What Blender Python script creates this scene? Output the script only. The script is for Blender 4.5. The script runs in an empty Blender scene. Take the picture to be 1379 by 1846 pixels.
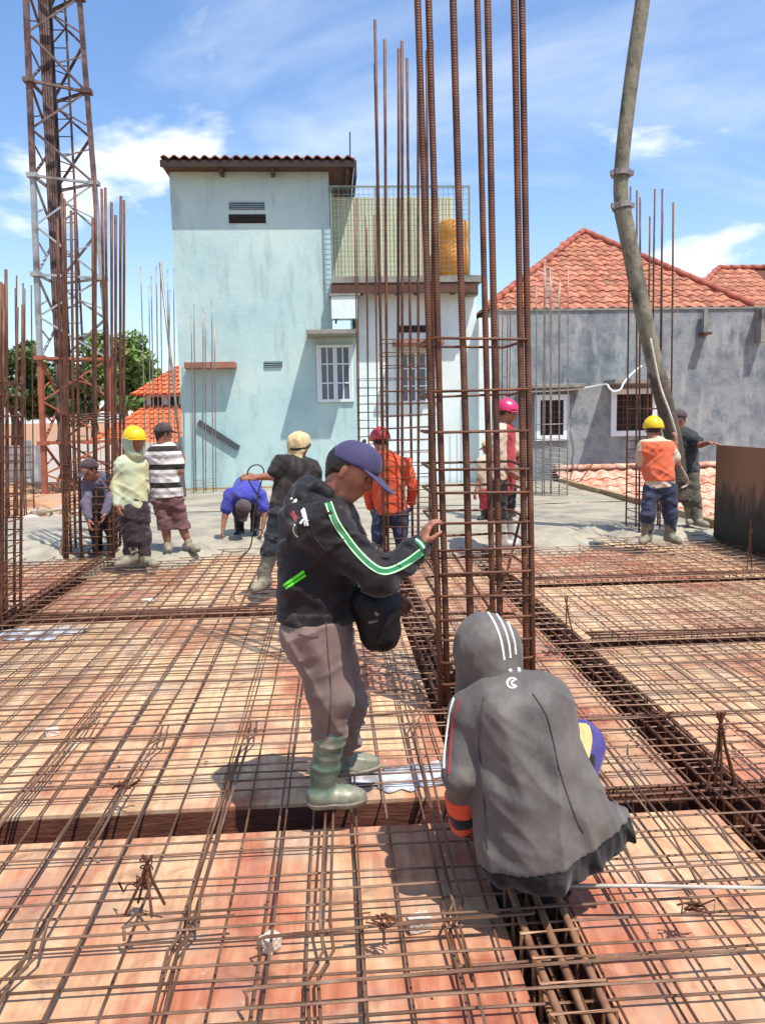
import bpy, bmesh, math, random
import numpy as np
from mathutils import Vector, Matrix
R_ = math.radians
rnd = random.Random(7)
sc = bpy.context.scene
COL = sc.collection

# ------------------------------------------------------------------ camera
FPX, PCX, PCY, CAMH = 1400.0, 689.5, 923.0, 1.72
PITCH, YAW, ROLL = R_(7.05), R_(-3.5), R_(1.1)
cam_d = bpy.data.cameras.new('camera')
cam = bpy.data.objects.new('camera', cam_d); COL.objects.link(cam)
CR = (Matrix.Rotation(YAW, 3, 'Z') @ Matrix.Rotation(math.pi/2-PITCH, 3, 'X') @ Matrix.Rotation(-ROLL, 3, 'Z'))
cam.matrix_world = Matrix.Translation((0, 0, CAMH)) @ CR.to_4x4()
cam_d.sensor_fit = 'VERTICAL'; cam_d.sensor_height = 36.0; cam_d.sensor_width = 36.0
cam_d.lens = 36.0*FPX/1846.0
cam_d.clip_start = 0.05; cam_d.clip_end = 3000
sc.camera = cam

# ------------------------------------------------------------------ sun, sky, exposure
SUN_DIR = Vector((-0.30, 0.37, -1.0)).normalized()          # the way the light travels
sun_d = bpy.data.lights.new('sun', 'SUN'); sun_d.energy = 5.0; sun_d.angle = R_(0.55); sun_d.color = (1.0, 0.955, 0.89)
sun = bpy.data.objects.new('sun', sun_d); COL.objects.link(sun)
sun.rotation_euler = SUN_DIR.to_track_quat('-Z', 'Y').to_euler(); sun.location = (6, -8, 25)
to_sun = -SUN_DIR
SUN_EL = math.asin(to_sun.z); SUN_AZ = math.atan2(to_sun.x, to_sun.y)
world = bpy.data.worlds.new('World'); sc.world = world; world.use_nodes = True
wn = world.node_tree; wn.nodes.clear()
def wnode(t, **k):
    n = wn.nodes.new(t)
    for a, b in k.items(): setattr(n, a, b)
    return n
sky = wnode('ShaderNodeTexSky'); sky.sky_type = 'NISHITA'; sky.sun_disc = False
sky.sun_elevation = SUN_EL; sky.sun_rotation = SUN_AZ; sky.air_density = 1.25; sky.dust_density = 0.6; sky.ozone_density = 2.2
tc = wnode('ShaderNodeTexCoord'); sep = wnode('ShaderNodeSeparateXYZ'); wn.links.new(tc.outputs['Generated'], sep.inputs[0])
def wmath(op, a, b=None, c=None):
    n = wnode('ShaderNodeMath', operation=op)
    for i, v in enumerate((a, b, c)):
        if v is None: continue
        if isinstance(v, (int, float)): n.inputs[i].default_value = v
        else: wn.links.new(v, n.inputs[i])
    return n.outputs[0]
zz = wmath('MAXIMUM', sep.outputs[2], 0.0)
den = wmath('ADD', zz, 0.22)
cx = wmath('DIVIDE', sep.outputs[0], den); cy = wmath('DIVIDE', sep.outputs[1], den)
cmb = wnode('ShaderNodeCombineXYZ'); wn.links.new(cx, cmb.inputs[0]); wn.links.new(cy, cmb.inputs[1])
CLX, CLY = 1.2, 3.1
def cloud(scale, off, lo, hi, detail=7, rough=.55, sx=1, dist=.3):
    mp = wnode('ShaderNodeMapping'); mp.inputs['Location'].default_value = off; mp.inputs['Scale'].default_value = (sx, 1, 1)
    wn.links.new(cmb.outputs[0], mp.inputs[0])
    nz = wnode('ShaderNodeTexNoise'); nz.inputs['Scale'].default_value = scale; nz.inputs['Detail'].default_value = detail
    nz.inputs['Roughness'].default_value = rough; nz.inputs['Distortion'].default_value = dist
    wn.links.new(mp.outputs[0], nz.inputs['Vector'])
    mr = wnode('ShaderNodeMapRange'); mr.interpolation_type = 'SMOOTHSTEP'
    mr.inputs[1].default_value = lo; mr.inputs[2].default_value = hi
    wn.links.new(nz.outputs['Fac'], mr.inputs[0]); return mr.outputs[0]
c1 = cloud(1.15, (CLX, CLY, 0), .55, .66)                     # cumulus heaps
c2 = wmath('MULTIPLY', cloud(.75, (8.0, 2.2, 0), .46, .78, 6, .6, .7, .8), .6)     # thin veil
cl = wmath('MAXIMUM', c1, c2)
hz = wmath('MULTIPLY', wmath('POWER', wmath('SUBTRACT', 1.0, wmath('MINIMUM', zz, 1.0)), 7.0), .5)   # pale air low down
cl = wmath('MINIMUM', wmath('MAXIMUM', cl, hz), 1.0)
mixw = wnode('ShaderNodeMix', data_type='RGBA'); wn.links.new(cl, mixw.inputs['Factor'])
gain = wnode('ShaderNodeMix', data_type='RGBA', blend_type='MULTIPLY'); gain.inputs['Factor'].default_value = 1
wn.links.new(sky.outputs[0], gain.inputs['A']); gain.inputs['B'].default_value = (0.80, 0.98, 1.20, 1)
wn.links.new(gain.outputs['Result'], mixw.inputs['A']); mixw.inputs['B'].default_value = (7.4, 7.7, 8.0, 1)
bg = wnode('ShaderNodeBackground'); bg.inputs[1].default_value = 0.14; wn.links.new(mixw.outputs['Result'], bg.inputs[0])
wo = wnode('ShaderNodeOutputWorld'); wn.links.new(bg.outputs[0], wo.inputs[0])
vs = sc.view_settings; vs.view_transform = 'Standard'; vs.look = 'None'; vs.gamma = 1; vs.exposure = 0.30
try: vs.use_curve_mapping = False
except Exception: pass

# ------------------------------------------------------------------ pixel -> place helpers (photo pixels, metres)
FW = Vector((-math.sin(YAW), math.cos(YAW), 0))
CAMP = Vector((0, 0, CAMH))
def ray(px, py): return CR @ Vector(((px-PCX)/FPX, -(py-PCY)/FPX, -1))
def at(px, py, D):
    r = ray(px, py); return CAMP + r*(D/r.dot(FW))
def gp(px, py, z=0.0):
    r = ray(px, py); return CAMP + r*((z-CAMH)/r.z)

# ------------------------------------------------------------------ objects and tags
def tag(o, label=None, cat=None, group=None, kind=None):
    if label: o['label'] = label
    if cat: o['category'] = cat
    if group: o['group'] = group
    if kind: o['kind'] = kind
    return o
def empty(name, loc=(0, 0, 0), parent=None):
    o = bpy.data.objects.new(name, None); o.empty_display_size = .2; COL.objects.link(o)
    o.location = loc
    if parent: o.parent = parent
    return o
def link_mesh(name, me, mat, parent=None, loc=None):
    o = bpy.data.objects.new(name, me); COL.objects.link(o)
    if mat is not None and not me.materials: me.materials.append(mat)
    if parent: o.parent = parent
    if loc is not None: o.location = loc
    return o
class MB:
    def __init__(s): s.v = []; s.f = []
    def add(s, v, f):
        n = len(s.v); s.v += [tuple(p) for p in v]; s.f += [tuple(i+n for i in q) for q in f]; return s
    def box(s, c, d, m=None):
        c = Vector(c); h = Vector(d)/2
        vs_ = [Vector((x*h.x, y*h.y, z*h.z)) for x in (-1, 1) for y in (-1, 1) for z in (-1, 1)]
        if m is not None: vs_ = [m @ v for v in vs_]
        return s.add([v+c for v in vs_], [(0, 1, 3, 2), (4, 6, 7, 5), (0, 4, 5, 1), (2, 3, 7, 6), (0, 2, 6, 4), (1, 5, 7, 3)])
    def mm(s, a, b): return s.box([(a[i]+b[i])/2 for i in range(3)], [abs(b[i]-a[i]) for i in range(3)])
    def tube(s, pts, r, n=6, closed=False, caps=True):
        pts = [Vector(p) for p in pts]; m = len(pts); rings = []
        up0 = None
        for i, p in enumerate(pts):
            if closed: t = pts[(i+1) % m]-pts[i-1]
            else: t = pts[min(i+1, m-1)]-pts[max(i-1, 0)]
            if t.length < 1e-9: t = Vector((0, 0, 1))
            t.normalize()
            if up0 is None:
                up0 = Vector((0, 0, 1)) if abs(t.z) < .9 else Vector((1, 0, 0))
            a = t.cross(up0)
            if a.length < 1e-4: a = t.cross(Vector((.3, .8, .1)))
            a.normalize(); b = a.cross(t).normalized(); up0 = b
            rr = r[i] if isinstance(r, (list, tuple)) else r
            rings.append([p + a*math.cos(2*math.pi*k/n)*rr + b*math.sin(2*math.pi*k/n)*rr for k in range(n)])
        v = [q for g in rings for q in g]; f = []
        for i in range(m if closed else m-1):
            j = (i+1) % m
            for k in range(n):
                l = (k+1) % n; f.append((i*n+k, i*n+l, j*n+l, j*n+k))
        if caps and not closed:
            f.append(tuple(range(n))[::-1]); f.append(tuple((m-1)*n+k for k in range(n)))
        return s.add(v, f)
    def bar(s, a, b, w, t=None):
        a = Vector(a); b = Vector(b); d = b-a; L = d.length
        m = d.to_track_quat('Z', 'Y').to_matrix()
        return s.box((a+b)/2, (w, t or w, L), m)
    def prism(s, pts, dvec):
        n = len(pts); d = Vector(dvec); p = [Vector(q) for q in pts]
        v = p+[q+d for q in p]
        return s.add(v, [tuple(range(n))[::-1], tuple(range(n, 2*n))]+[(i, (i+1) % n, n+(i+1) % n, n+i) for i in range(n)])
    def mesh(s, name, smooth=False):
        me = bpy.data.meshes.new(name); me.from_pydata(s.v, [], s.f); me.update()
        bm = bmesh.new(); bm.from_mesh(me); bmesh.ops.recalc_face_normals(bm, faces=bm.faces); bm.to_mesh(me); bm.free()
        if smooth: me.polygons.foreach_set('use_smooth', [True]*len(me.polygons))
        return me
    def build(s, name, mat, parent=None, smooth=False, loc=None):
        return link_mesh(name, s.mesh(name, smooth), mat, parent, loc)
def bevel(o, w=.006, seg=2):
    m = o.modifiers.new('bevel', 'BEVEL'); m.width = w; m.segments = seg; m.limit_method = 'ANGLE'; m.angle_limit = R_(40); return o

# ------------------------------------------------------------------ materials
def S(h):
    c = [int(h[i:i+2], 16)/255 for i in (0, 2, 4)]
    return tuple(x/12.92 if x <= .04045 else ((x+.055)/1.055)**2.4 for x in c)
def nmat(name):
    m = bpy.data.materials.new(name); m.use_nodes = True; nt = m.node_tree
    return m, nt, nt.nodes['Principled BSDF']
def pmat(name, cols, scale=3.0, rough=.7, metal=0.0, bump=0.0, bscale=None, stretch=(1, 1, 1), rand=0.0, detail=6, lo=.3, hi=.7, rvar=.0, spec=.5, dist=0, bdist=.02):
    """cols: 1-4 linear colours blended by noise; rand: value change per object"""
    m, nt, bs = nmat(name); L = nt.links
    t = nt.nodes.new('ShaderNodeTexCoord'); mp = nt.nodes.new('ShaderNodeMapping'); mp.inputs['Scale'].default_value = stretch
    L.new(t.outputs['Object'], mp.inputs[0])
    oi = nt.nodes.new('ShaderNodeObjectInfo')
    vec = mp.outputs[0]
    if rand:
        ad = nt.nodes.new('ShaderNodeVectorMath'); ad.operation = 'ADD'
        cm = nt.nodes.new('ShaderNodeCombineXYZ'); mu = nt.nodes.new('ShaderNodeMath'); mu.operation = 'MULTIPLY'; mu.inputs[1].default_value = 57
        L.new(oi.outputs['Random'], mu.inputs[0]); L.new(mu.outputs[0], cm.inputs[0]); L.new(mu.outputs[0], cm.inputs[1])
        L.new(vec, ad.inputs[0]); L.new(cm.outputs[0], ad.inputs[1]); vec = ad.outputs[0]
    nz = nt.nodes.new('ShaderNodeTexNoise'); nz.inputs['Scale'].default_value = scale; nz.inputs['Detail'].default_value = detail; nz.inputs['Roughness'].default_value = .6
    nz.inputs['Distortion'].default_value = dist
    L.new(vec, nz.inputs['Vector'])
    col = None
    if len(cols) > 1:
        cr = nt.nodes.new('ShaderNodeValToRGB'); e = cr.color_ramp.elements
        while len(e) < len(cols): e.new(.5)
        for i, c in enumerate(cols):
            e[i].position = lo+(hi-lo)*i/(len(cols)-1); e[i].color = (*c, 1)
        L.new(nz.outputs['Fac'], cr.inputs[0]); col = cr.outputs[0]
    else:
        bs.inputs['Base Color'].default_value = (*cols[0], 1)
    if rand:
        hv = nt.nodes.new('ShaderNodeHueSaturation'); mr = nt.nodes.new('ShaderNodeMapRange')
        mr.inputs[3].default_value = 1-rand; mr.inputs[4].default_value = 1+rand
        L.new(oi.outputs['Random'], mr.inputs[0]); L.new(mr.outputs[0], hv.inputs['Value'])
        if col is None: hv.inputs['Color'].default_value = (*cols[0], 1)
        else: L.new(col, hv.inputs['Color'])
        col = hv.outputs[0]
    if col is not None: L.new(col, bs.inputs['Base Color'])
    bs.inputs['Roughness'].default_value = rough; bs.inputs['Metallic'].default_value = metal
    bs.inputs['Specular IOR Level'].default_value = spec
    if rvar:
        mr2 = nt.nodes.new('ShaderNodeMapRange'); mr2.inputs[3].default_value = max(0.02, rough-rvar); mr2.inputs[4].default_value = min(1, rough+rvar)
        L.new(nz.outputs['Fac'], mr2.inputs[0]); L.new(mr2.outputs[0], bs.inputs['Roughness'])
    if bump:
        n2 = nt.nodes.new('ShaderNodeTexNoise'); n2.inputs['Scale'].default_value = bscale or scale*6; n2.inputs['Detail'].default_value = 5
        L.new(vec, n2.inputs['Vector'])
        bp = nt.nodes.new('ShaderNodeBump'); bp.inputs['Strength'].default_value = bump; bp.inputs['Distance'].default_value = bdist
        L.new(n2.outputs['Fac'], bp.inputs['Height']); L.new(bp.outputs[0], bs.inputs['Normal'])
    return m
def cloth(name, hexes, rough=.85, bump=.35, scale=5, stretch=(1, 1, .45), dust=.3):
    m = pmat(name, [S(h) for h in hexes], scale=scale, rough=rough, bump=bump, bscale=9, stretch=stretch, bdist=.03, spec=.25)
    bs = m.node_tree.nodes['Principled BSDF']
    bs.inputs['Sheen Weight'].default_value = .12
    if dust:                                                    # cement dust rubbed into the cloth
        nt = m.node_tree; L = nt.links; src = bs.inputs['Base Color'].links[0].from_socket
        tcn = nt.nodes.new('ShaderNodeTexCoord'); nz = nt.nodes.new('ShaderNodeTexNoise'); nz.inputs['Scale'].default_value = 6.5; nz.inputs['Detail'].default_value = 9; nz.inputs['Roughness'].default_value = .7; nz.inputs['Distortion'].default_value = .5
        L.new(tcn.outputs['Object'], nz.inputs['Vector'])
        mr = nt.nodes.new('ShaderNodeMapRange'); mr.inputs[1].default_value = .48; mr.inputs[2].default_value = .75; mr.inputs[4].default_value = dust; L.new(nz.outputs['Fac'], mr.inputs[0])
        mx = nt.nodes.new('ShaderNodeMix'); mx.data_type = 'RGBA'; L.new(mr.outputs[0], mx.inputs['Factor']); L.new(src, mx.inputs['A']); mx.inputs['B'].default_value = (*S('8f877c'), 1)
        L.new(mx.outputs['Result'], bs.inputs['Base Color'])
    return m
M = {}
M['skin'] = pmat('skin', [S('7a4a34'), S('96604a'), S('a87058')], scale=9, rough=.55, bump=.15, bscale=60, bdist=.003)
M['rebar'] = pmat('rusty_steel', [S('3b2317'), S('553221'), S('6e452d'), S('7c6350')], scale=6, rough=.6, metal=.2, bump=.3, bscale=70, rand=.12, bdist=.004, lo=.25, hi=.8)
M['rebar_mat'] = pmat('weathered_mat_steel', [S('47311f'), S('654631'), S('866750'), S('b09a84')], scale=3.2, rough=.5, metal=.25, bump=.3, bscale=90, rand=.18, bdist=.004, lo=.25, hi=.8)
M['rebar_grey'] = pmat('grey_steel', [S('6d6560'), S('8d857d'), S('77523c')], scale=4, rough=.45, metal=.5, bump=.2, rand=.15, bdist=.004)
def ribbed():
    m = M['rebar'].copy(); m.name = 'ribbed_rusty_steel'; nt = m.node_tree; bs = nt.nodes['Principled BSDF']
    t = nt.nodes.new('ShaderNodeTexCoord'); w = nt.nodes.new('ShaderNodeTexWave'); w.bands_direction = 'Z'; w.inputs['Scale'].default_value = 22
    w.inputs['Distortion'].default_value = .6
    nt.links.new(t.outputs['Object'], w.inputs['Vector'])
    bp = nt.nodes.new('ShaderNodeBump'); bp.inputs['Strength'].default_value = .28; bp.inputs['Distance'].default_value = .005
    nt.links.new(w.outputs['Fac'], bp.inputs['Height'])
    old = bs.inputs['Normal'].links[0].from_node; nt.links.new(old.outputs[0], bp.inputs['Normal'])
    nt.links.new(bp.outputs[0], bs.inputs['Normal']); return m
M['rebar_rib'] = ribbed()

# ------------------------------------------------------------------ numpy value noise (for relief and folds)
_lat = np.random.RandomState(3).rand(32, 32, 32).astype(np.float32)
def vnoise(x, y, z):
    xi = np.floor(x).astype(int); yi = np.floor(y).astype(int); zi = np.floor(z).astype(int)
    fx, fy, fz = x-xi, y-yi, z-zi
    fx = fx*fx*(3-2*fx); fy = fy*fy*(3-2*fy); fz = fz*fz*(3-2*fz)
    def l(a, b, c): return _lat[(xi+a) & 31, (yi+b) & 31, (zi+c) & 31]
    x00 = l(0, 0, 0)*(1-fx)+l(1, 0, 0)*fx; x10 = l(0, 1, 0)*(1-fx)+l(1, 1, 0)*fx
    x01 = l(0, 0, 1)*(1-fx)+l(1, 0, 1)*fx; x11 = l(0, 1, 1)*(1-fx)+l(1, 1, 1)*fx
    y0 = x00*(1-fy)+x10*fy; y1 = x01*(1-fy)+x11*fy
    return (y0*(1-fz)+y1*fz)-.5
def fbm(x, y, z, o=3):
    s = 0; a = 1.0; f = 1.0
    for i in range(o):
        s = s+a*vnoise(x*f+i*7.3, y*f+i*3.1, z*f+i*5.7); a *= .5; f *= 2.03
    return s
def sstep(a, b, x):
    t = np.clip((x-a)/(b-a), 0, 1); return t*t*(3-2*t)

# ------------------------------------------------------------------ ground: one sheet to the horizon, higher to the left behind the slab
def grid_mesh(name, xs, ys, zf, mat, smooth=True, **kw):
    X, Y = np.meshgrid(xs, ys, indexing='ij'); Z = zf(X, Y)
    nx, ny = len(xs), len(ys)
    v = np.stack([X, Y, Z], -1).reshape(-1, 3)
    i = np.arange(nx*ny).reshape(nx, ny)
    f = np.stack([i[:-1, :-1], i[1:, :-1], i[1:, 1:], i[:-1, 1:]], -1).reshape(-1, 4)
    me = bpy.data.meshes.new(name); me.from_pydata(v.tolist(), [], f.tolist()); me.update()
    if smooth: me.polygons.foreach_set('use_smooth', [True]*len(me.polygons))
    return link_mesh(name, me, mat, **kw)
M['soil'] = pmat('soil', [S('7a4f36'), S('9a6a48'), S('b08a66'), S('8a8478')], scale=1.3, rough=.95, bump=.6, bscale=14)
def gz(X, Y):
    bank = sstep(-3.3, -5.2, X)*sstep(9, 13.6, Y)
    far = sstep(24, 40, Y)
    h = -3.0+2.85*np.maximum(bank, far)
    near = (np.abs(X) < 30) & (Y < 34) & (Y > 12)
    return h+np.where(near, fbm(X*.9, Y*.9, X*0+2, 4)*.28*bank, 0)
xs = np.concatenate([[-1500, -400, -120, -60, -35], np.arange(-22, -2.5, .3), np.arange(-2, 30, 4), [60, 120, 400, 1500]])
ys = np.concatenate([[-400, -60, -10, 0, 5], np.arange(9, 26, .3), np.arange(27, 45, 3), [60, 120, 400, 1600]])
tag(grid_mesh('ground', xs, ys, gz, M['soil']), 'bare brown soil and rubble behind the slab', 'ground', kind='structure')

# ------------------------------------------------------------------ plywood deck: sheets as single pieces between the beam channels
def ply_mat():
    m, nt, bs = nmat('film_plywood'); L = nt.links
    t = nt.nodes.new('ShaderNodeTexCoord'); oi = nt.nodes.new('ShaderNodeObjectInfo')
    geo = nt.nodes.new('ShaderNodeNewGeometry')
    def noise(sc_, st, det=6, dist=0):
        mp = nt.nodes.new('ShaderNodeMapping'); mp.inputs['Scale'].default_value = st; L.new(geo.outputs['Position'], mp.inputs[0])
        ad = nt.nodes.new('ShaderNodeVectorMath'); ad.operation = 'ADD'; L.new(mp.outputs[0], ad.inputs[0])
        n = nt.nodes.new('ShaderNodeTexNoise'); n.inputs['Scale'].default_value = sc_; n.inputs['Detail'].default_value = det; n.inputs['Roughness'].default_value = .62; n.inputs['Distortion'].default_value = dist
        L.new(ad.outputs[0], n.inputs['Vector']); return n.outputs['Fac'], ad
    grain, ad = noise(5, (3.2, .35, 1), 5, .5)
    cm = nt.nodes.new('ShaderNodeCombineXYZ'); mu = nt.nodes.new('ShaderNodeMath'); mu.operation = 'MULTIPLY'; mu.inputs[1].default_value = 91
    L.new(oi.outputs['Random'], mu.inputs[0]); L.new(mu.outputs[0], cm.inputs[0]); L.new(mu.outputs[0], cm.inputs[2]); L.new(cm.outputs[0], ad.inputs[1])
    blot, _ = noise(1.1, (1, 1, 1), 5, .6)
    fine, _ = noise(17, (1, 1, 1), 4)
    def ramp(fac, stops):
        r = nt.nodes.new('ShaderNodeValToRGB'); e = r.color_ramp.elements
        while len(e) < len(stops): e.new(.5)
        for i, (p, c) in enumerate(stops): e[i].position = p; e[i].color = (*c, 1)
        L.new(fac, r.inputs[0]); return r.outputs[0]
    def mix(a, b, fac, bt='MIX'):
        n = nt.nodes.new('ShaderNodeMix'); n.data_type = 'RGBA'; n.blend_type = bt
        if isinstance(fac, (int, float)): n.inputs['Factor'].default_value = fac
        else: L.new(fac, n.inputs['Factor'])
        for k, v in (('A', a), ('B', b)):
            if isinstance(v, tuple): n.inputs[k].default_value = (*v, 1)
            else: L.new(v, n.inputs[k])
        return n.outputs['Result']
    red = ramp(grain, [(.25, S('8c5040')), (.5, S('b2745c')), (.75, S('c4967a'))])
    pale = ramp(grain, [(.25, S('b28c6c')), (.5, S('cdac88')), (.75, S('dfc8a6'))])
    pinkf = nt.nodes.new('ShaderNodeMapRange'); pinkf.inputs[1].default_value = .42; pinkf.inputs[2].default_value = .58; L.new(blot, pinkf.inputs[0])
    rsel = nt.nodes.new('ShaderNodeMath'); rsel.operation = 'MULTIPLY_ADD'; L.new(oi.outputs['Random'], rsel.inputs[0]); rsel.inputs[1].default_value = .9; rsel.inputs[2].default_value = -.35
    sm = nt.nodes.new('ShaderNodeMath'); sm.operation = 'ADD'; sm.use_clamp = True; L.new(pinkf.outputs[0], sm.inputs[0]); L.new(rsel.outputs[0], sm.inputs[1])
    c = mix(red, pale, sm.outputs[0])
    drt, _ = noise(2.3, (1, 1, 1), 8, .3)
    dm = nt.nodes.new('ShaderNodeMapRange'); dm.inputs[1].default_value = .50; dm.inputs[2].default_value = .70; dm.inputs[4].default_value = .7; L.new(drt, dm.inputs[0])
    c = mix(c, S('a39082'), dm.outputs[0])                      # cement dust and footmarks
    dk, _ = noise(3.7, (1, 1.6, 1), 7, .9)
    d2 = nt.nodes.new('ShaderNodeMapRange'); d2.inputs[1].default_value = .54; d2.inputs[2].default_value = .70; d2.inputs[4].default_value = .6; L.new(dk, d2.inputs[0])
    c = mix(c, S('6b4034'), d2.outputs[0])
    f2 = nt.nodes.new('ShaderNodeMapRange'); f2.inputs[1].default_value = .66; f2.inputs[2].default_value = .72; f2.inputs[4].default_value = .5; L.new(fine, f2.inputs[0])
    c = mix(c, S('e6d9c8'), f2.outputs[0])
    hv = nt.nodes.new('ShaderNodeHueSaturation'); mrv = nt.nodes.new('ShaderNodeMapRange'); mrv.inputs[3].default_value = .82; mrv.inputs[4].default_value = 1.04; hv.inputs['Saturation'].default_value = 1.08
    wn_ = nt.nodes.new('ShaderNodeTexWhiteNoise'); wn_.noise_dimensions = '1D'; L.new(oi.outputs['Random'], wn_.inputs['W']); L.new(wn_.outputs['Value'], mrv.inputs[0]); L.new(mrv.outputs[0], hv.inputs['Value']); L.new(c, hv.inputs['Color']); c = hv.outputs[0]
    L.new(c, bs.inputs['Base Color']); bs.inputs['Roughness'].default_value = .62
    bp = nt.nodes.new('ShaderNodeBump'); bp.inputs['Strength'].default_value = .35; bp.inputs['Distance'].default_value = .004; L.new(grain, bp.inputs['Height']); L.new(bp.outputs[0], bs.inputs['Normal'])
    return m
M['ply'] = ply_mat()
M['form'] = pmat('form_board', [S('4a261a'), S('603424'), S('764832')], scale=3, rough=.75, bump=.3, stretch=(1, 1, 4))
M['timber'] = pmat('raw_timber', [S('8a7050'), S('a88c66'), S('6f5b45')], scale=4, rough=.85, bump=.4, stretch=(6, .6, 6))
deck = tag(empty('formwork_deck'), 'orange plywood formwork deck under the reinforcing mesh', 'deck', kind='structure')
YB = [(-2.98, -2.74), (0.54, 0.77), (1.60, 1.82)]              # channels running away from the camera (x ranges)
XEDGE = (-8.0, 5.0)
bays_x = [(-8.0, -2.98), (-2.74, 0.54), (0.77, 1.60), (1.82, 5.0)]
bays_y = [[(0.3, 3.10), (3.32, 10.3)], [(0.3, 3.10), (3.32, 6.72), (6.95, 10.3)], [(0.3, 3.10), (3.32, 10.3)], [(0.3, 3.10), (3.32, 5.42), (5.62, 7.45), (7.63, 10.3)]]
def cuts(a, b, step):
    n = max(1, round((b-a)/step)); return [a+(b-a)*i/n for i in range(n+1)]
for (x0, x1), ys_ in zip(bays_x, bays_y):
    for (y0, y1) in ys_:
        cx_ = cuts(x0, x1, 1.22); cy_ = cuts(y0, y1, 2.4 if y1-y0 > 3 else 1.4)
        for i in range(len(cx_)-1):
            for j in range(len(cy_)-1):
                g = .0035; w = cx_[i+1]-cx_[i]-2*g; d = cy_[j+1]-cy_[j]-2*g
                o = MB().box((0, 0, -.009), (w, d, .018)).build('plywood_sheet', M['ply'], deck, loc=((cx_[i]+cx_[i+1])/2, (cy_[j]+cy_[j+1])/2, rnd.uniform(-.003, .0)))
                o.rotation_euler = (rnd.uniform(-.0015, .0015), rnd.uniform(-.0015, .0015), 0)
# channel boards
def channel_y(x0, x1, y0, y1, dep=.42):
    for x in (x0-.011, x1+.011):
        MB().mm((x-.01, y0, -dep), (x+.01, y1, -.022)).build('beam_side_board', M['form'], deck)
    MB().mm((x0-.001, y0, -dep-.02), (x1+.001, y1, -dep)).build('beam_soffit_board', M['form'], deck)
def channel_x(y0, y1, x0, x1, dep=.40):
    for y in (y0-.011, y1+.011):
        MB().mm((x0, y-.01, -dep), (x1, y+.01, -.022)).build('beam_side_board', M['form'], deck)
    MB().mm((x0, y0-.001, -dep-.024), (x1, y1+.001, -dep-.004)).build('beam_soffit_board', M['form'], deck)
for (a, b) in YB:
    channel_y(a, b, .3, 3.10); channel_y(a, b, 3.32, 10.3)
for (a, b) in bays_x: channel_x(3.10, 3.32, a, b)
channel_x(6.72, 6.95, -2.74, .54); channel_x(5.42, 5.62, 1.82, 5.0); channel_x(7.45, 7.63, 1.82, 5.0)
for (a, b) in YB: MB().mm((a-.02, 3.09, -.45), (b+.02, 3.33, -.425)).build('beam_soffit_board', M['form'], deck)

# ------------------------------------------------------------------ wet concrete slab, ragged at its front
def conc_mat():
    m = pmat('wet_concrete', [S('7d7666'), S('958d7b'), S('a99f8a'), S('857d6c')], scale=1.6, rough=.5, bump=.45, bscale=22, rvar=.22, bdist=.012, lo=.3, hi=.72)
    return m
M['conc'] = conc_mat()
def front_y(X):
    return 9.62+.26*np.sin(X*1.7+.8)+.22*np.sin(X*3.9)+.3*vnoise(X*2.2, X*0+.5, X*0+.5)-.55*np.exp(-((X+2.4)/.55)**2)-.15*np.exp(-((X-4.0)/.6)**2)+.35*np.exp(-((X+1.5)/.5)**2)
def cz(X, Y):
    fy = front_y(X)
    ramp = sstep(0, .8, Y-fy+.35)
    rough = fbm(X*7, Y*7, X*0, 4)*.09*(1-sstep(.3, 1.6, Y-fy))+fbm(X*25, Y*25, X*0+9, 2)*.03*(1-sstep(.2, 1.0, Y-fy))
    flat = fbm(X*1.1, Y*1.1, X*0+4, 3)*.022
    z = -.05+.17*ramp+rough*ramp+flat*ramp
    return np.where(Y-fy < -.5, -.05, z)
slab = grid_mesh('concrete_slab', np.arange(-7.0, 5.201, .06), np.concatenate([np.arange(8.9, 11.4, .045), np.arange(11.42, 13.61, .11)]), cz, M['conc'])
tag(slab, 'freshly poured wet grey concrete with a ragged front', 'slab', kind='structure')
back = grid_mesh('slab_back_strip', np.arange(-3.6, 5.201, .12), np.arange(13.605, 18.2, .13), cz, M['conc'], parent=slab)
MB().mm((-7.0, 13.58, -.6), (-3.6, 13.62, .08)).build('slab_edge', M['conc'], slab)
MB().mm((-3.62, 13.62, -.6), (-3.58, 18.0, .08)).build('slab_edge', M['conc'], slab)
# edge timbers along the right side of the slab
kerb = tag(empty('edge_timber'), 'long grey timber edge board holding the slab along the tiled roof', 'timber')
for y0, y1, dx in ((9.95, 12.4, 0), (12.42, 15.0, .02), (15.02, 17.6, -.01)):
    bevel(MB().mm((5.20+dx, y0, -.12), (5.29+dx, y1, .21)).build('board', M['timber'], kerb), .008)

# ------------------------------------------------------------------ reinforcing mat: two layers, every bar on its own
def wavy(p0, p1, amp, seg, z, zamp=.004, skip=None):
    p0 = Vector(p0); p1 = Vector(p1); n = max(3, int((p1-p0).length/seg)); d = (p1-p0).normalized(); s = Vector((-d.y, d.x, 0))
    out = []; ph = rnd.uniform(0, 6.28); f = rnd.uniform(.6, 1.5)
    for i in range(n+1):
        t = i/n; q = p0.lerp(p1, t)
        w = amp*(math.sin(ph+f*t*(p1-p0).length)+.5*rnd.uniform(-1, 1))
        out.append((q.x+s.x*w, q.y+s.y*w, z+rnd.uniform(-zamp, zamp)))
    return out
low = tag(empty('rebar_mat'), 'lower layer of rusty reinforcing mesh close to the plywood', 'rebar mesh', 'reinforcing mats on the deck')
top = tag(empty('rebar_mat'), 'upper layer of rusty reinforcing mesh with hooked and cranked bars', 'rebar mesh', 'reinforcing mats on the deck')
MR = M['rebar_mat']
NSEG = .42
k = 0
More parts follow.
